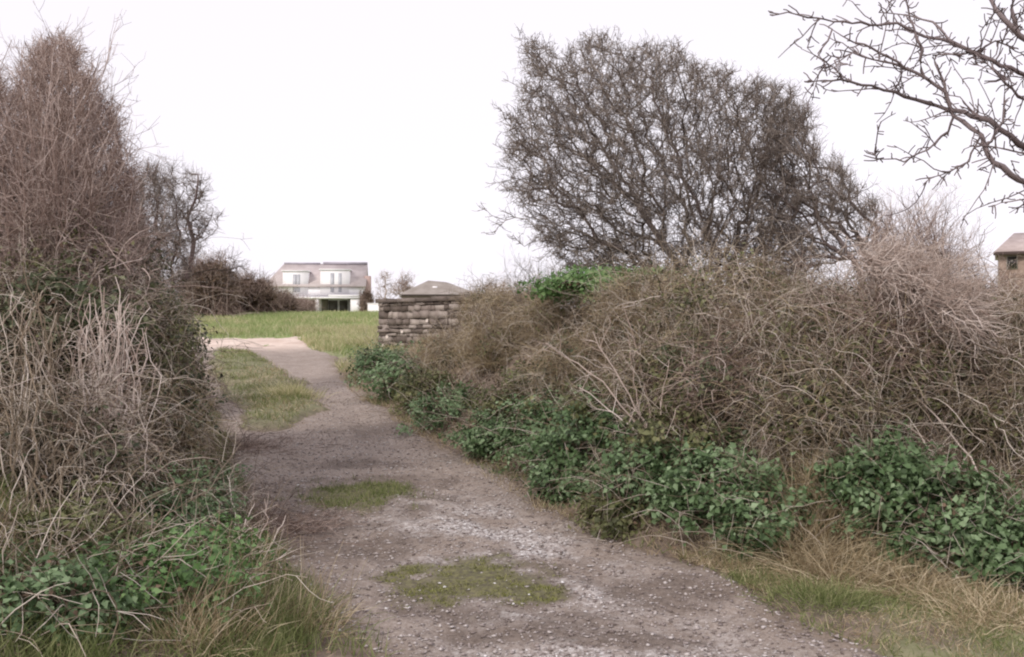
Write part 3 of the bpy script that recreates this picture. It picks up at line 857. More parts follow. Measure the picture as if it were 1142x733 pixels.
def scrub(name, label, cat, c, r, n, mat='cane', L=.7, droop=-.13, up=.6, thick=.0031, nleaf=0, leafmat='ivy', straw=0, pale=0, group=None, drift=(0, 0), tw=2, leaf_size=.045):
    """a leafless tangle of canes and twigs filling a rounded volume that grows from the bank"""
    c = np.array(c, float); r = np.asarray(r, float)
    gz = float(ground_z(c[0], c[1])); base = np.array([c[0], c[1], gz]); c[2] = max(c[2], gz + .25 * r[2])
    root = thing(name, base, label, cat, group)
    cl, d = ell_pts(c, r, max(12, n // 14), .9); p = cl[rng.integers(0, len(cl), n)] + rng.normal(0, .075, (n, 3)); p = clear_ground(p, .0)
    dirs = np.column_stack([rng.normal(drift[0], .7, n), rng.normal(drift[1], .5, n), up + rng.normal(0, .5, n)])
    W = clear_ground(walk(p, dirs, L * (.25 + rng.random(n)), 10, .3, (0, -.02, droop)))
    g = Geo(); tubes(g, W, taper(n, 10, thick * (.5 + 1.2 * rng.random(n) ** 2), thick * .4), 3)
    T = clear_ground(side_twigs(W, tw, .16, 5, 1.0, .4, (0, 0, -.05))); tubes(g, T, taper(len(T), 5, thick * .6, thick * .3), 3)
    g.build('stems', M[mat], root, origin=base)
    if pale:
        pale = int(pale * .55)
        p, d = ell_pts(c, r, pale, .35); p = clear_ground(p, 0)
        W = clear_ground(walk(p, np.column_stack([rng.normal(0, .8, (pale, 1)), rng.normal(-.2, .3, (pale, 1)), rng.normal(.3, .6, (pale, 1))]), L * .85 * (.4 + rng.random(pale)), 10, .27, (0, 0, -.1)))
        g = Geo(); tubes(g, W, taper(pale, 10, thick * 1.15, thick * .5), 4); g.build('bare_canes', M['pale'], root, origin=base)
    if straw:
        p, d = ell_pts(c, r, straw, .5); p = clear_ground(p, .02)
        W = clear_ground(walk(p, np.column_stack([rng.normal(drift[0], .6, straw), rng.normal(-.4, .4, straw), rng.normal(.8, .4, straw)]), .36 * (.3 + rng.random(straw)), 5, .15, (0, -.03, -.24)))
        g = Geo(); ribbons(g, W, .005); g.build('dry_blades', M['straw'], root, origin=base)
    if nleaf:
        nleaf = int(max(nleaf, 450) * 3.6); nc = max(8, nleaf // 40); cc, cd = ell_pts(c, r * .95, nc, .6); idx = rng.integers(0, nc, nleaf)
        P = clear_ground(cc[idx] + rng.normal(0, .07, (nleaf, 3)))
        g = Geo(); leaves(g, P, cd[idx] + rng.normal(0, .5, P.shape) + [0, 0, .4], leaf_size * (.5 + .7 * rng.random(nleaf))); g.build('leaves', M[leafmat if rng.random() < .4 else 'dim'], root, origin=base)
    nd = n // 2; p, d = ell_pts(c, r * .8, nd, .9); p = clear_ground(p)  # dead leaves inside, dark so they also paint shade into the gaps
    g = Geo(); leaves(g, p, rng.normal(0, 1, p.shape), .045 * (.5 + rng.random(nd))); g.build('dead_leaves', M['deadleaf'], root, origin=base)
    return root

def shoots(name, label, cat, starts, poly, D, depth, n, mat, thick=.006, tw=10, twL=.35, K=9, sway=.12, group=None, bend=.25, twup=.25, fine=2, twt=.35):
    """upright shrub: many shoots from the base to points spread through its outline"""
    ends = in_poly(poly, n, D, depth); starts = np.asarray(starts, float)
    s = starts[rng.integers(0, len(starts), n)] + rng.normal(0, .08, (n, 3)) * [1, 1, .2]
    t = np.linspace(0, 1, K)[None, :, None]
    mid = (s + ends) / 2; mid[:, 2] += bend * (ends[:, 2] - s[:, 2]) * .5; mid[:, :2] += (s - ends)[:, :2] * bend
    P = (1 - t) ** 2 * s[:, None] + 2 * t * (1 - t) * mid[:, None] + t ** 2 * ends[:, None]
    P = P + np.cumsum(rng.normal(0, sway / K, P.shape), axis=1) * (t > 0)
    base = starts.mean(0); root = thing(name, base, label, cat, group)
    ln = np.linalg.norm(ends - s, axis=1); r0 = thick * (.5 + .5 * ln / ln.max() + .4 * rng.random(n))
    g = Geo(); tubes(g, P, taper(n, K, r0, r0 * .25), 4); g.build('stems', M[mat], root, origin=base)
    g = Geo()
    T = side_twigs(P, tw, twL, 5, .75, .16, (0, 0, twup), t0=.25); tubes(g, T, taper(len(T), 5, thick * twt, thick * .14), 3)
    if fine:
        T2 = side_twigs(T, fine, twL * .45, 3, .8, .2, (0, 0, twup)); tubes(g, T2, taper(len(T2), 3, thick * twt * .6, thick * .13), 3)
    g.build('twigs', M[mat], root, origin=base)
    return root

def on(px, D):
    x = (px - CX) / F * D; return np.array([x, D, float(ground_z(x, D))])

# ------------------------------------------------------------------ the big windswept thorn on the right bank
b0 = on(800, 13.2); b1 = on(770, 13.4)
st = [ [b0 - [0,0,.1], pt(802,300,13.1), pt(792,250,13.0), pt(770,200,12.9), pt(745,150,12.8), pt(725,100,12.7)],
       [b1 - [0,0,.1], pt(762,305,13.4), pt(735,260,13.5), pt(700,215,13.5), pt(660,180,13.5), pt(625,150,13.5)],
       [b0 + [.05,.1,-.1], pt(815,300,13.5), pt(838,240,13.7), pt(845,190,13.8), pt(835,140,13.8)],
       [b1 + [.02,-.1,-.1], pt(750,315,13.0), pt(710,285,12.7), pt(660,262,12.5), pt(610,255,12.4)] ]
crownA = [(556,165),(566,130),(580,100),(588,52),(618,58),(648,48),(668,44),(722,46),(770,58),(808,74),(815,92),(850,92),(880,104),(896,150),(896,200),(885,290),(865,330),(790,345),(760,318),(740,330),(650,306),(602,280),(585,255),(572,225),(558,205)]
ex = np.array([pt(555,120,13.3), pt(580,70,13.4), pt(540,232,13.0), pt(560,250,12.8), pt(585,275,12.6), pt(600,292,12.6), pt(549,160,13.2), pt(546,205,13.1), pt(550,262,12.9), pt(572,262,12.6), pt(596,44,13.3), pt(612,52,13.4), pt(575,118,13.6), pt(562,88,13.3), pt(650,36,13.2), pt(690,34,13.1), pt(560,185,13.0), pt(568,238,12.8)])
tree('hawthorn_tree', 'large dense leafless windswept tree on top of the right bank', 'tree', st, crownA, 13.2, 1.5, 4800, 20000, .16, M['thorn'], M['thorn_tw'], tip=.0036, extra=ex, twr=.0040, trunk_r=.024, bf=.42, expo=2.6, out=.35, rag=8)
# the thorn beside it, whose limbs lean left out of the hedge
b2 = on(985, 13.0)
st = [ [b2 - [0,0,.1], pt(975,290,12.9), pt(955,268,12.9), pt(930,245,12.9), pt(905,238,12.9), pt(880,245,13.0)],
       [b2 + [.1,0,-.1], pt(985,280,13.1), pt(965,240,13.1), pt(925,208,13.1), pt(890,195,13.2), pt(855,182,13.2), pt(838,165,13.2)],
       [b2 + [-.1,.1,-.1], pt(960,300,12.6), pt(935,275,12.5), pt(900,262,12.4), pt(860,262,12.4)] ]
crownB = [(845,125),(866,112),(888,116),(902,140),(912,165),(935,180),(955,200),(978,225),(990,262),(960,290),(900,310),(850,310),(830,240)]
tree('hawthorn_tree', 'smaller thin crowned tree leaning left out of the right hedge', 'tree', st, crownB, 13.0, .9, 520, 3600, .2, M['thorn'], M['thorn_tw'], tip=.0045, twr=.0038, bias=(-.02, 0, .12), trunk_r=.018, expo=2.15, bf=.45, out=.35, rag=8)

# ---- tree whose boughs hang in at the top right; its trunk stands beyond the right edge
def overhang():
    D = 7.0
    segs = [
     [(1420,150),(1300,190),(1200,185),(1136,161),(1105,136),(1064,124),(1034,116),(998,103),(973,95),(938,90),(897,91)],
     [(1300,190),(1200,215),(1136,202),(1100,174),(1094,151),(1064,129),(1054,103),(1031,88),(1009,76),(983,58),(953,48),(928,33)],
     [(1031,88),(1026,55),(1019,30),(1011,8),(1004,-20)],
     [(1300,110),(1200,100),(1136,81),(1089,60),(1064,48),(1031,40),(1000,28),(960,26),(920,22),(880,14),(858,14)],
     [(1200,140),(1136,108),(1115,86),(1094,63)],
     [(1200,185),(1136,169),(1100,163)],
     [(1100,163),(1105,158),(1117,136),(1122,108),(1120,80)],
     [(1064,129),(1059,146),(1034,167),(1009,178),(978,178),(975,168)],
     [(1300,80),(1180,60),(1136,40),(1117,20),(1105,0),(1090,-25)],
     [(1300,190),(1250,235),(1180,222),(1136,222),(1106,231)],
     [(1136,40),(1128,10),(1135,-20)],
     [(1054,103),(1040,62),(1072,60),(1100,55)],
     [(1009,76),(985,68),(950,60),(930,68)],
     [(928,33),(915,60),(920,80)],
     [(1094,151),(1080,180),(1060,190),(1030,205)],
     [(1105,136),(1085,125),(1070,118)],
     [(1089,60),(1110,45),(1136,55)],
     [(1064,48),(1040,25),(1015,18),(980,14)] ]
    rad0 = [.042,.032,.014,.022,.018,.014,.012,.009,.03,.012,.018,.01,.008,.006,.007,.012,.009,.009]
    tp = on(1530, 7.6); base = np.array([tp[0], tp[1], tp[2]])
    root = thing('ash_tree', base, 'knobbly grey tree whose bare boughs hang in at the top right corner', 'tree')
    g = Geo()
    W = np.array([base - [0,0,.2], base + [.02,0,.8], base + [-.1,0,1.7], base + [-.15,-.1,2.6], base + [-.1,-.1,3.6], base + [.1,0,4.6]])
    tubes(g, W[None], np.array([[.26,.2,.18,.16,.13,.08]]), 10, a=np.array([.5]))
    j1 = pt(1420,150,D)
    for fr, to, r0, r1 in ((W[2], j1, .11, .045), (W[3], pt(1300,110,D), .09, .026), (W[3] + [0,0,.2], pt(1300,80,D+.3), .08, .03), (j1, pt(1300,190,D), .045, .045)):
        k = np.linspace(0, 1, 7)[:, None]; Pk = fr * (1 - k) + to * k + rng.normal(0, .03, (7, 3)) * (k * (1 - k) * 4)
        tubes(g, Pk[None], np.linspace(r0, r1, 7)[None], 8, a=np.array([.5]))
    g.build('trunk', M['ash'], root, origin=base)
    g = Geo(); spur = []
    for s, r0 in zip(segs, rad0):
        s = np.array(s, float); dense = []
        for q in range(len(s) - 1):
            m = max(2, int(np.hypot(*(s[q + 1] - s[q])) / 10)); k = np.linspace(0, 1, m, endpoint=False)[:, None]; dense.append(s[q] * (1 - k) + s[q + 1] * k)
        dense.append(s[-1:]); s = np.concatenate(dense)
        dd = D + .5 * vnoise(s[:, 0] / 90, s[:, 1] / 90, 1, 5) * np.clip((1300 - s[:, 0]) / 200, 0, 1)
        P = np.stack([(s[:, 0] - CX) / F * dd, dd, EYE + (CY - s[:, 1]) / F * dd], 1)
        P[1:-1] += rng.normal(0, .006, P[1:-1].shape)
        r = np.linspace(r0, .0035 if r0 < .02 or s[-1][0] < 1050 else r0 * .5, len(P)) * rng.uniform(.85, 1.2, len(P))
        tubes(g, P[None], r[None], 6, a=np.array([rng.random()])); spur.append(P)
    for P in spur:
        n = len(P) * 2
        T = side_twigs(P[None], n, .09, 4, 1.1, .25, (0, 0, 0), t0=.05); T = T[T[:, 0, 0] < 4.2]
        tubes(g, T, taper(len(T), 4, .0058, .0042), 3)
        T = side_twigs(P[None], max(3, n // 7), .38, 6, .9, .22, (-.05, 0, 0), t0=.3); tubes(g, T, taper(len(T), 6, .0055, .003), 3)
        T2 = side_twigs(T, 5, .06, 3, 1.1, .2); tubes(g, T2, taper(len(T2), 3, .0045, .0038), 3)
    g.build('crown', M['ash'], root, origin=base)
overhang()

# ------------------------------------------------------------------ left side, tall shrubs and small trees
sB = [on(px, D) for px, D in ((-60,8.2),(0,8.0),(30,7.8),(60,8.2),(90,8.2),(110,8.4))]
shoots('tall_shrub', 'tall dense leafless shrub with pinkish twigs filling the upper left', 'shrub', sB,
       [(-120,60),(-40,50),(12,80),(35,48),(62,30),(82,45),(98,62),(118,86),(132,112),(142,150),(150,190),(152,235),(150,300),(100,320),(0,330),(-120,320)], 8.1, .8, 470, 'pink_tw', .008, 17, .30, K=10, fine=3, twup=.16, sway=.3)
bt = on(60, 8.9)
tree('thorn_tree', 'clumped darker thorn whose twigs show through the top of the tall left shrub', 'tree',
     [[bt, pt(62,300,8.9), pt(60,220,8.9), pt(66,140,8.9)], [bt + [.1,0,0], pt(85,290,8.8), pt(105,210,8.8), pt(118,150,8.8)], [bt - [.1,0,0], pt(30,290,8.9), pt(20,210,9), pt(25,130,9)], [bt + [.15,0,0], pt(100,320,8.8), pt(130,270,8.8), pt(138,220,8.8)]],
     [(-60,110),(-20,80),(15,95),(35,62),(60,45),(85,60),(98,85),(118,98),(130,125),(138,155),(143,190),(150,240),(148,300),(60,320),(-60,320)], 8.9, .8, 2600, 13000, .15, M['thorn'], M['pink_tw'], tip=.0028, twr=.0028, bias=(.02,0,.1), bf=.6, expo=2.7, out=.45, rag=8)
sC = [on(px, D) for px, D in ((100,9.5),(130,9.8),(150,10.2))]
shoots('bare_shrub', 'pale leafless shrub between the tall shrub and the small trees on the left', 'shrub', sC,
       [(90,210),(120,180),(150,200),(168,235),(178,290),(170,350),(90,350)], 9.9, .6, 190, 'pink_tw', .007, 13, .28, fine=3, twup=.1, sway=.3)
b = on(182, 15.5)
tree('bare_tree', 'small many stemmed bare tree on the left, nearer the tall shrub', 'tree',
     [[b, pt(181,300,15.5), pt(176,250,15.5), pt(172,200,15.5)], [b+[.15,0,0], pt(190,310,15.4), pt(196,260,15.3), pt(200,215,15.3)], [b-[.2,0,0], pt(168,320,15.6), pt(162,270,15.6), pt(156,225,15.6)]],
     [(146,225),(152,195),(157,205),(163,182),(170,200),(176,176),(182,198),(190,180),(197,200),(203,245),(206,300),(195,345),(150,345),(150,260)], 15.5, .8, 430, 3000, .22, M['dark_tw'], M['thorn_tw'], tip=.004, twr=.003, bias=(0,0,.2), trunk_r=.014, expo=2.1)
b = on(212, 16.5)
tree('bare_tree', 'small bare tree with one bough reaching right towards the house', 'tree',
     [[b, pt(208,310,16.5), pt(205,275,16.5), pt(210,240,16.5), pt(222,215,16.5), pt(230,195,16.5)], [b+[.1,0,0], pt(212,290,16.4), pt(228,265,16.3), pt(243,245,16.3), pt(250,238,16.3)], [pt(222,300,16.5)-[.2,0,0.15], pt(240,300,16.5), pt(258,300,16.5), pt(270,297,16.5)]],
     [(198,215),(205,188),(215,195),(228,190),(232,215),(226,240),(236,244),(232,262),(218,285),(210,320),(198,310)], 16.5, .5, 170, 800, .2, M['dark_tw'], M['thorn_tw'], tip=.005, twr=.0035, bias=(0,0,.2), trunk_r=.014, expo=2.05,
     extra=np.array([pt(262,290,16.5), pt(268,310,16.5), pt(255,285,16.6), pt(248,238,16.3), pt(238,232,16.2), pt(256,318,16.4)]))

# tangles and evergreens of the left hedge  (px, py, D, rx, ry, rz ...)
H = 'tangled shrubs of the left hedge'
LS = [
 ('scrub', 'dead_bramble', 'brown bramble tangle low under the tall shrub at the left edge', 35, 400, 7.2, (.55,.5,.6), 620, dict(mat='cane', L=.8, nleaf=700, pale=40)),
 ('scrub', 'dead_bramble', 'bramble tangle with dark leaves just right of the pale hanging stems', 150, 410, 8.2, (.6,.6,.7), 700, dict(mat='cane', L=.8, nleaf=1500, pale=40)),
 ('scrub', 'dead_bramble', 'bare brown tangle directly over the left green brambles', 70, 520, 6.3, (.55,.45,.5), 700, dict(mat='cane', L=.75, nleaf=500, pale=60)),
 ('scrub', 'dead_bramble', 'brown tangle overhanging the track at the widest point of the left bank', 165, 500, 7.6, (.45,.5,.55), 700, dict(mat='cane', L=.7, nleaf=500, straw=900, pale=30, drift=(.3,-.2))),
 ('scrub', 'dead_bramble', 'straw coloured tangle leaning over the left edge of the middle track', 196, 470, 9.6, (.27,.55,.45), 520, dict(mat='cane', L=.45, straw=1800, drift=(.2,-.2))),
 ('scrub', 'dead_bramble', 'reddish brown thicket at the far end of the left hedge beside the track', 172, 408, 14.0, (.42,1.0,.45), 600, dict(mat='far_tw', L=.45, thick=.005, straw=600)),
 ('scrub', 'dead_bramble', 'wispy thicket at the base of the small bare trees', 160, 358, 14.5, (.6,.9,.5), 600, dict(mat='cane', L=.5, thick=.005, nleaf=600)),
 ('scrub', 'dead_bramble', 'tangle of twigs in the middle of the tall shrub at the left edge', 60, 310, 7.9, (.75,.5,.5), 600, dict(mat='pink_tw', L=.7, nleaf=500)),
 ('scrub', 'dead_bramble', 'dim twiggy thicket left of the evergreen bush', 130, 330, 9.3, (.6,.5,.6), 500, dict(mat='cane', L=.7, nleaf=900)),
]
for kind, nm, lab, px, py, D, r, n, kw in LS:
    scrub(nm, lab, 'bramble', pt(px, py, D), r, n, group=H, **kw)
# fill behind: lower dense core on the bank top
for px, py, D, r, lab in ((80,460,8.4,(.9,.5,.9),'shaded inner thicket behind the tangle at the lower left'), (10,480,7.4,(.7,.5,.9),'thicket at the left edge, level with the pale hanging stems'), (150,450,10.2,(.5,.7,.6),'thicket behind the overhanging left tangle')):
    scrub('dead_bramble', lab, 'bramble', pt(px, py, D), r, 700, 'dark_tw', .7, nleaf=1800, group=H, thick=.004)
leafy('evergreen_bush', 'dull green ivy covered bush at the end of the left hedge', 'bush', pt(176, 388, 11.0), (.33,.6,.40), 6000, 'ivy', .06)
leafy('evergreen_bush', 'dark ivy clump under the tall shrub at the far left', 'bush', pt(62, 355, 7.3), (.5,.35,.30), 4200, 'ivy', .055)
leafy('evergreen_bush', 'dark ivy clump between the pale stems and the straw tangle on the left', 'bush', pt(172, 448, 8.1), (.36,.4,.28), 3000, 'ivy', .055)
GL = 'green brambles on the left bank'
for px, py, D, r, n, mat, lab in (
   (75,640,5.3,(.42,.35,.24),3400,'dim','green bramble mound in the lower left corner, nearest the left edge'),
   (165,600,5.9,(.42,.4,.28),3400,'bramble','green bramble mound below the pale hanging stems'),
   (212,575,7.0,(.30,.36,.30),3000,'bramble','dark green bramble beside the track, rightmost on the left bank'),
   (150,690,4.9,(.40,.3,.22),2800,'lively','bright low leaves at the bottom edge, lower left'),
   (215,655,5.3,(.28,.3,.24),2200,'lively','bright leafy clump between the dark bramble and the bottom left grass'),
   (20,690,4.8,(.4,.3,.20),2400,'bramble','green leaves filling the extreme bottom left corner'),
   (100,575,6.4,(.4,.3,.25),2200,'dim','small green spray caught in the left tangle')):
    leafy('bramble_bush', lab, 'bramble', hit(px, py) + [0, .1, .05], r, n, mat, .042, group=GL)

# the pale stems that hang down the face of the left hedge
def hanging(px, pyb, D, poly, n, mat, label):
    base = pt(px, pyb, D); base[2] = float(ground_z(base[0], base[1]))
    root = thing('climbing_stems', base, label, 'climber')
    top = in_poly(poly, n, D + .3, .25); s = np.column_stack([base[0] + rng.normal(0, .09, n), base[1] - .1 + rng.normal(0, .12, n), np.full(n, base[2])])
    t = np.linspace(0, 1, 14)[None, :, None]; P = s[:, None] * (1 - t) + top[:, None] * t
    P[..., 0] += (.09 * np.sin(t[..., 0] * 5 + rng.random((n, 1)) * 6) * (1 - t[..., 0] * .4)); P += np.cumsum(rng.normal(0, .022, P.shape), axis=1)
    g = Geo(); tubes(g, P, taper(n, 14, .006 * (.5 + rng.random(n)), .003), 4)
    T = side_twigs(P, 6, .3, 6, .8, .25, (0, 0, -.1)); tubes(g, T, taper(len(T), 6, .0025, .001), 3)
    g.build('stems', M[mat], root, origin=base)
hanging(125, 620, 6.6, [(85,320),(140,320),(155,400),(110,420)], 60, 'pale', 'pale grey climber stems hanging in a bundle down the left hedge')
hanging(40, 600, 6.0, [(0,300),(70,300),(80,400),(20,420)], 38, 'cane', 'brown climber stems hanging at the left edge over the green brambles')
hanging(195, 545, 8.0, [(165,380),(205,390),(215,440),(175,440)], 60, 'straw', 'straw coloured stems hanging beside the track from the left hedge')
def fan(name, label, base, tips, r0, mat, nsub=8, L=.3, cat='branch', K=12):
    root = thing(name, base, label, cat); g = Geo()
    for tp_ in tips:
        t = np.linspace(0, 1, K)[:, None]; m = (base + tp_) / 2 + rng.normal(0, .09, 3)
        P = (1 - t) ** 2 * base + 2 * t * (1 - t) * m + t ** 2 * tp_; P[1:] += np.cumsum(rng.normal(0, .013, (K - 1, 3)), axis=0)
        tubes(g, P[None], np.linspace(r0, r0 * .35, K)[None], 5)
        T = side_twigs(P[None], nsub, L, 5, .75, .15, (0, 0, .05), t0=.3); tubes(g, T, taper(len(T), 5, r0 * .4, r0 * .15), 3)
        T2 = side_twigs(T, 2, L * .4, 3, .8, .2); tubes(g, T2, taper(len(T2), 3, r0 * .22, r0 * .1), 3)
    g.build('stems', M[mat], root, origin=base)
# dead forked branch in the right bank, its stems rising pale against the straw
fb = hit(727, 478) + np.array([-.03, -.40, -.12])
fan('dead_branch', 'pale forked dead branch standing in the middle of the right bank', fb, [pt(607,388,7.9), pt(655,372,7.9), pt(690,340,8.3), pt(700,400,8.0), pt(640,425,7.6)], .009, 'pale', 8, .22)
fan('dead_branch', 'pale upright dead stem right of the forked dead branch', hit(738, 500) + np.array([0, -.3, -.1]), [pt(748,410,7.8), pt(768,395,7.8), pt(778,440,7.7)], .008, 'pale', 4, .2)
fan('dead_branch', 'long thin pale branch slanting across the right part of the bank', hit(1080, 530) + np.array([0, -.25, -.05]), [pt(990,430,6.9), pt(975,395,7.0)], .007, 'pale', 5, .2)
fan('dead_branch', 'small forked stem sticking up from the left brambles beside the track', hit(262, 640) + [0, 0, .02], [pt(258,520,6.9), pt(290,560,6.6), pt(325,572,6.5), pt(270,560,6.6)], .006, 'pale', 5, .18)
fan('dead_branch', 'long dry branch lying across the lower left hedge', pt(105, 650, 5.6), [pt(175,590,5.8), pt(55,560,5.9)], .008, 'pale', 4, .2)
# hoop
hb = hit(1100, 470) + np.array([0, -.25, -.1])
root = thing('bramble_hoop', hb, 'pale bramble cane bent into a hoop on the right bank', 'bramble'); g = Geo()
th = np.linspace(-2.2, 3.4, 26); c0 = pt(1095, 432, hb[1] - .6)
P = np.stack([c0[0] + .14 * np.cos(th), c0[1] + .10 * np.sin(th * .7), c0[2] + .25 * np.sin(th)], 1) + np.cumsum(rng.normal(0, .011, (26, 3)), axis=0)
tubes(g, P[None], np.linspace(.0045, .0022, 26)[None], 5); tubes(g, np.stack([hb - [0, 0, .02], (hb + P[0]) / 2 + [.02, 0, 0], P[0]])[None], np.array([[.006, .006, .006]]), 5)
T = side_twigs(P[None], 14, .12, 4, .9, .3); tubes(g, T, taper(len(T), 4, .0022, .001), 3); g.build('stem', M['cane'], root, origin=hb)

# reddish dead twigs spilling on to the track at the left
def spill(name, label, px, py, n, L, mat, r=.25, direction=(.5,-.3)):
    c = hit(px, py); root = thing(name, c, label, 'twigs'); g = Geo()
    s = np.column_stack([c[0] + rng.normal(0, r, n), c[1] + rng.normal(0, r, n)]); s = np.column_stack([s, ground_z(s[:, 0], s[:, 1])])
    W = clear_ground(walk(s, np.column_stack([rng.normal(direction[0], .6, n), rng.normal(direction[1], .6, n), np.abs(rng.normal(.35, .3, n))]), L * (.4 + rng.random(n)), 7, .2, (0, 0, -.12)), .01)
    tubes(g, W, taper(n, 7, .0025, .001), 3); T = clear_ground(side_twigs(W, 3, .12), .008); tubes(g, T, taper(len(T), 4, .0015, .0008), 3)
    g.build('twigs', M[mat], root, origin=c)
spill('fallen_twigs', 'heap of reddish dead twigs spilling on to the track at the left', 292, 590, 330, .35, 'far_tw')
spill('fallen_twigs', 'sparse reddish twigs along the left track edge further up', 262, 500, 260, .35, 'far_tw', .35)

# ------------------------------------------------------------------ grass tufts (each one a thing)
def tuft(label, px, py, n, h, mat, r=.12, w=.005, lean=.5, D=None, stalks=0, group='grass tufts by the track'):
    c = hit(px, py) if D is None else on(px, D)
    root = thing('grass_tuft', c, label, 'grass tuft', group)
    s = np.column_stack([c[0] + rng.normal(0, r, n), c[1] + rng.normal(0, r, n)]); s = np.column_stack([s, ground_z(s[:, 0], s[:, 1]) - .01])
    out = (s - c)[:, :2] / r
    W = walk(s, np.column_stack([out * lean * .5 + rng.normal(0, lean * .6, (n, 2)), np.ones(n)]), h * (.4 + .8 * rng.random(n)), 6, .1, (0, 0, -.16))
    g = Geo(); ribbons(g, clear_ground(W), w); g.build('blades', M[mat], root, origin=c)
    if stalks:
        s = s[:stalks]; W = walk(s, np.column_stack([rng.normal(.1, .25, (stalks, 2)), np.ones(stalks)]), h * 1.7 * (.6 + .6 * rng.random(stalks)), 6, .06, (0, 0, -.02))
        g = Geo(); tubes(g, W, taper(stalks, 6, .002, .001), 3); g.build('stalks', M['straw'], root, origin=c)
tuft('dry straw tuft spilling between the two green mounds of the right bank', 905, 590, 1500, .42, 'straw', .16, lean=.8)
tuft('straw tuft at the right bank foot, just below the dry spilling tuft', 930, 640, 900, .3, 'straw', .16, lean=1.0)
tuft('green and straw tuft with dry stalks at the lower left track edge', 285, 690, 1400, .26, 'grass', .16, stalks=40)
tuft('pale dry tuft beside the bottom left grass', 322, 700, 600, .2, 'straw', .14, stalks=30)
tuft('short dry tuft at the bottom edge left of the track', 225, 715, 600, .25, 'straw', .12, stalks=20)
tuft('low dry tuft in the right verge under the green mound', 1010, 655, 700, .24, 'straw', .18, lean=1.1)
tuft('green tuft on the right verge near the bottom', 915, 672, 900, .14, 'grass', .14)
tuft('straw tuft at the right edge below the dark green mound', 1105, 685, 700, .22, 'straw', .2, lean=1.1)
tuft('green tuft at the track edge under the rightmost left bank bramble', 262, 625, 500, .22, 'grass', .1)
tuft('yellowish dry tuft on top of the grassy hump', 325, 440, 700, .25, 'grass_dry', .2, w=.009)
tuft('dry grass tuft at the foot of the stone wall', 420, 385, 900, .45, 'grass_dry', .45, w=.012, lean=.6)

# ------------------------------------------------------------------ right bank
RG = 'green brambles along the foot of the right bank'
def mound(label, px, py, r, n, mat='bramble', size=.05, D=None, lift=0.0, group=RG, **kw):
    c = hit(px, py) if D is None else pt(px, py, D)
    c = c + [0, .05, lift]
    leafy('bramble_bush', label, 'bramble', c, r, int(n * 1.3), mat, size, group=group, **kw)
mound('farthest green bramble, just below the end of the stone wall', 418, 415, (.35,.6,.35), 1700, 'bramble', .075)
mound('green bramble below the stone wall, between the wall and the track', 452, 432, (.5,.6,.42), 2400, 'bramble', .075)
mound('green bramble at the track edge, third from the stone wall', 500, 470, (.42,.5,.32), 2300)
mound('dark green bramble low on the bank left of the dead forked branch', 560, 500, (.45,.45,.34), 3000)
mound('green bramble spreading left of and below the forked dead branch', 612, 500, (.42,.4,.36), 3000)
mound('green bramble right under the forked dead branch', 665, 515, (.42,.4,.36), 3200)
mound('low green bramble on the track edge below the forked dead branch', 640, 552, (.30,.3,.22), 1800)
mound('broad fresh green bramble in the middle of the bank foot', 735, 555, (.40,.36,.30), 3200, 'bramble')
mound('large bluish green bramble left of the dry straw tuft', 805, 565, (.38,.36,.28), 3300, 'bramble')
mound('green bramble touching the left side of the dry straw tuft', 855, 592, (.28,.28,.24), 2000, 'bramble')
mound('green bramble touching the right side of the dry straw tuft', 985, 575, (.34,.32,.28), 2800)
mound('dark green bramble mound above the right verge', 1055, 610, (.34,.32,.28), 3000)
mound('dark green bramble cut by the right edge of the picture', 1122, 640, (.34,.32,.28), 2800)
mound('lone small green bramble high on the bank at the right', 995, 532, (.25,.25,.16), 900)
mound('dull green bramble between the wall end bramble and the straw scrub', 478, 448, (.4,.45,.35), 1900, 'dim', .065)
mound('dull olive bramble high on the bank left of the forked dead branch', 585, 455, (.5,.45,.3), 2400, 'dim')
mound('dull green bramble showing behind the forked dead branch', 690, 470, (.5,.4,.3), 2600, 'dim')
mound('dull bramble over the broad fresh green bramble', 775, 510, (.42,.36,.26), 1900, 'dim')
mound('low dull bramble at the track edge under the fresh green brambles', 700, 585, (.28,.25,.16), 1300, 'dim')
mound('sparse dull bramble halfway up the bank under the leaning tree', 930, 420, (.5,.4,.3), 1300, 'dim')
mound('small ivy patch in the brown tangle right of the forked dead branch', 800, 420, (.4,.3,.22), 1500, 'ivy', .05, lift=.1)
mound('small ivy patch high on the bank under the leaning tree', 905, 365, (.4,.3,.2), 1300, 'ivy', .05, lift=.15)
mound('small ivy patch inside the ring of the hooped cane', 1075, 440, (.3,.3,.22), 1300, 'ivy', .05, lift=.1)
leafy('evergreen_bush', 'bright green low bush at the foot of the big windswept tree', 'bush', pt(685, 318, 11.9), (.85,.5,.15), 6500, 'lively', .06)

RS = 'leafless scrub on the right bank'
def sc(label, px, py, r, n, D=None, lift=0.0, **kw):
    c = hit(px, py, 12) if D is None else pt(px, py, D)
    scrub('bank_scrub', label, 'scrub', c + [0, .05, lift], r, n, group=RS, **kw)
sc('straw coloured scrub over the right end of the stone wall', 560, 350, (.75,.9,.42), 600, D=16, straw=2600, thick=.004, nleaf=200)
sc('brown scrub between the stone wall and the straw scrub', 505, 405, (.55,.8,.36), 450, straw=2000, thick=.004, nleaf=400)
sc('straw scrub above the leftmost dark green brambles', 565, 400, (.65,.6,.45), 650, straw=3400, nleaf=300)
sc('tall straw and bramble scrub above the forked dead branch', 640, 365, (.7,.6,.45), 700, straw=3600, nleaf=300)
sc('straw scrub behind the stems of the forked dead branch', 650, 430, (.6,.5,.4), 600, straw=3200, nleaf=500)
sc('straw scrub under the bright green low bush', 725, 365, (.65,.6,.4), 650, straw=2600, nleaf=500)
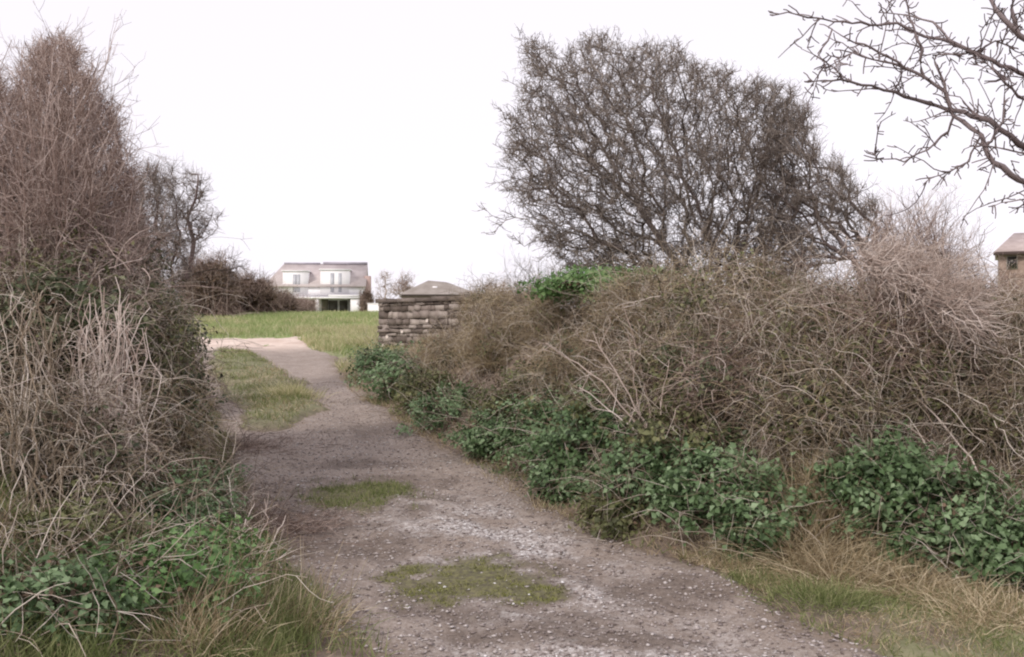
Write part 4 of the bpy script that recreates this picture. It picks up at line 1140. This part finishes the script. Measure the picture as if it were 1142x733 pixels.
sc('brown scrub right of the forked dead branch', 765, 440, (.6,.5,.45), 800, straw=800, nleaf=1300, pale=40)
sc('brown scrub at the foot of the big windswept tree', 815, 370, (.7,.6,.5), 800, straw=900, nleaf=800, pale=40)
sc('purplish tangle above the large bluish green bramble', 835, 470, (.55,.5,.45), 900, straw=500, nleaf=900, pale=60, mat='far_tw')
sc('tangled scrub in the upper middle of the right bank', 895, 400, (.65,.6,.38), 900, straw=600, nleaf=600, pale=60)
sc('dense brown tangle right above the dry straw tuft', 915, 480, (.5,.45,.42), 900, straw=600, nleaf=700, pale=50)
sc('brown tangle left of the hooped cane', 990, 430, (.6,.5,.45), 1000, straw=500, nleaf=800, pale=60, mat='far_tw')
sc('brown tangle round the hooped cane', 1075, 450, (.55,.45,.45), 1000, straw=500, nleaf=700, pale=60)
sc('brown tangle at the right edge over the green brambles', 1130, 500, (.45,.4,.4), 800, straw=500, nleaf=700, pale=40)
sc('greyish scrub high on the bank below the leaning tree', 985, 365, (.65,.5,.28), 700, straw=700, nleaf=500, pale=60)
sc('scrub at the right edge under the stone cottage', 1100, 405, (.6,.45,.30), 800, straw=700, nleaf=600, pale=60)
sc('scrub on the skyline at the right edge', 1130, 362, (.6,.4,.18), 320, D=9.6, straw=300, nleaf=300, mat='pink_tw')
sc('scrub on the skyline between the two windswept trees', 880, 330, (.9,.6,.3), 600, D=12.2, mat='far_tw', nleaf=300)
# upright shoots on the skyline at the right
shoots('bare_shrub', 'upright pinkish shrub on the skyline right of the leaning tree', 'shrub', [on(px, 10.8) for px in (985,1010,1040,1060)],
       [(970,225),(1000,215),(1040,222),(1062,212),(1072,230),(1085,262),(1090,300),(975,300)], 10.4, .5, 150, 'pink_tw', .006, 11, .24, fine=2, twup=.2)
shoots('bare_shrub', 'low upright shrub in front of the stone cottage at the right edge', 'shrub', [on(px, 10.2) for px in (1075,1100,1125,1150)],
       [(1060,275),(1078,262),(1088,285),(1096,310),(1160,315),(1165,330),(1070,330)], 10.2, .5, 55, 'pink_tw', .005, 10, .2, fine=2, twup=.2)
shoots('bare_shrub', 'thin grey shrub on the skyline left of the big windswept tree', 'shrub', [on(px, 14) for px in (590,610,625)],
       [(565,300),(575,285),(600,292),(640,300),(640,325),(565,325)], 14, .5, 45, 'thorn_tw', .005, 8, .25)
# pale swath of old stems slumped over the right bank
def swath():
    n = 1300; base = on(1010, 8.6); root = thing('dry_climber', base, 'pale swath of dry stems slumped across the top of the right bank', 'climber')
    k = rng.random(n); px = 955 + 112 * k + rng.normal(0, 8, n); py = 290 + 62 * k ** 1.2 + rng.normal(0, 11, n); dd = 7.5 - .7 * k + rng.normal(0, .12, n)
    s = np.stack([(px - CX) / F * dd, dd, EYE + (CY - py) / F * dd], 1)
    W = walk(s, np.column_stack([.9 + rng.normal(0, .35, n), rng.normal(-.3, .4, n), -.1 + rng.normal(0, .6, n)]), .4 * (.3 + rng.random(n)), 7, .3, (0, 0, -.06))
    g = Geo(); tubes(g, W, taper(n, 7, .0035, .0015), 3); T = side_twigs(W, 3, .12); tubes(g, T, taper(len(T), 4, .0018, .001), 3)
    g.build('stems', M['pale'], root, origin=base)
swath()

# ------------------------------------------------------------------ hedge, shrubs and trees beyond the field
FH = 'round leafless bushes at the field edge'
def far_bush(label, px, py, D, r, n, mat='far_tw', dark=0, thick=.009):
    c = pt(px, py, D); base = np.array([c[0], c[1], float(ground_z(c[0], c[1]))]); r = np.array(r, float)
    root = thing('field_bush', base, label, 'bush', FH); c = c.copy()
    e, d = ell_pts(c, r, n, .55); e = e[e[:, 2] > base[2]]; n = len(e)
    s = base + rng.normal(0, 1, (n, 3)) * [r[0] * .45, r[1] * .4, .02]
    t = np.linspace(0, 1, 7)[None, :, None]; m = (s + e) / 2 + [0, 0, .1]
    P = (1 - t) ** 2 * s[:, None] + 2 * t * (1 - t) * m[:, None] + t ** 2 * e[:, None] + np.cumsum(rng.normal(0, .03, (n, 7, 3)), axis=1)
    g = Geo(); tubes(g, P, taper(n, 7, thick, thick * .5), 3); g.build('stems', M[mat], root, origin=base)
    g = Geo(); T = side_twigs(P, 9, .42, 4, .8, .3, (0, 0, .1), t0=.3); tubes(g, T, taper(len(T), 4, thick * .7, thick * .4), 3); g.build('twigs', M[mat], root, origin=base)
    if dark:
        p, dd = ell_pts(c - [0, 0, .2], r * .8, dark, .8); p = p[p[:, 2] > base[2]]; g = Geo(); leaves(g, p, rng.normal(0, 1, p.shape), .16); g.build('leaves', M['deadleaf'], root, origin=base)  # dark leaf core puts the bush's inner shade into colour
far_bush('tallest purple brown bush at the field edge beside the small bare tree', 232, 316, 40, (1.35,1.2,1.35), 1300, dark=5000)
far_bush('round brown bush at the field edge, middle one of the row', 278, 327, 43, (1.3,1.1,.95), 1000, dark=4000)
far_bush('low bush at the right end of the row, nearest the white house', 308, 338, 46, (1.2,1.0,.5), 600, dark=900)
far_bush('very low pale bush in front of the left end of the white house', 336, 342, 50, (.9,.8,.3), 300, 'pink_tw')
far_bush('narrow brown bush against the right end of the white house', 409, 335, 97, (.75,.8,1.3), 300, thick=.02, dark=900)
def far_tree(label, px, D, poly, n, tw, mat, tip):
    b = on(px, D); b[2] -= .1
    ys_ = np.array(poly)[:, 1]; top = pt(px, ys_.min() + 6, D)
    k = np.linspace(0, 1, 6)[:, None]; stem = b * (1 - k) + top * k + rng.normal(0, .05, (6, 3)) * k
    tree('distant_tree', label, 'tree', [stem.tolist()], poly, D, .8, n, tw, .5, M[mat], M[mat], tip=tip, twr=tip * .7, group='small bare trees beyond the field', bias=(0,0,.2), trunk_r=.05)
far_tree('small distant bare tree between the white house and the stone wall', 430, 85, [(416,312),(424,302),(436,304),(441,318),(438,336),(420,336)], 90, 300, 'pink_tw', .012)
far_tree('distant pinkish bare tree just above the end of the stone wall', 450, 80, [(438,320),(446,308),(458,306),(462,318),(460,332),(440,332)], 110, 500, 'pink_tw', .014)
far_tree('distant bare tree right of the hip roofed building', 545, 60, [(522,326),(534,318),(560,312),(570,318),(568,334),(524,336)], 110, 400, 'pink_tw', .01)
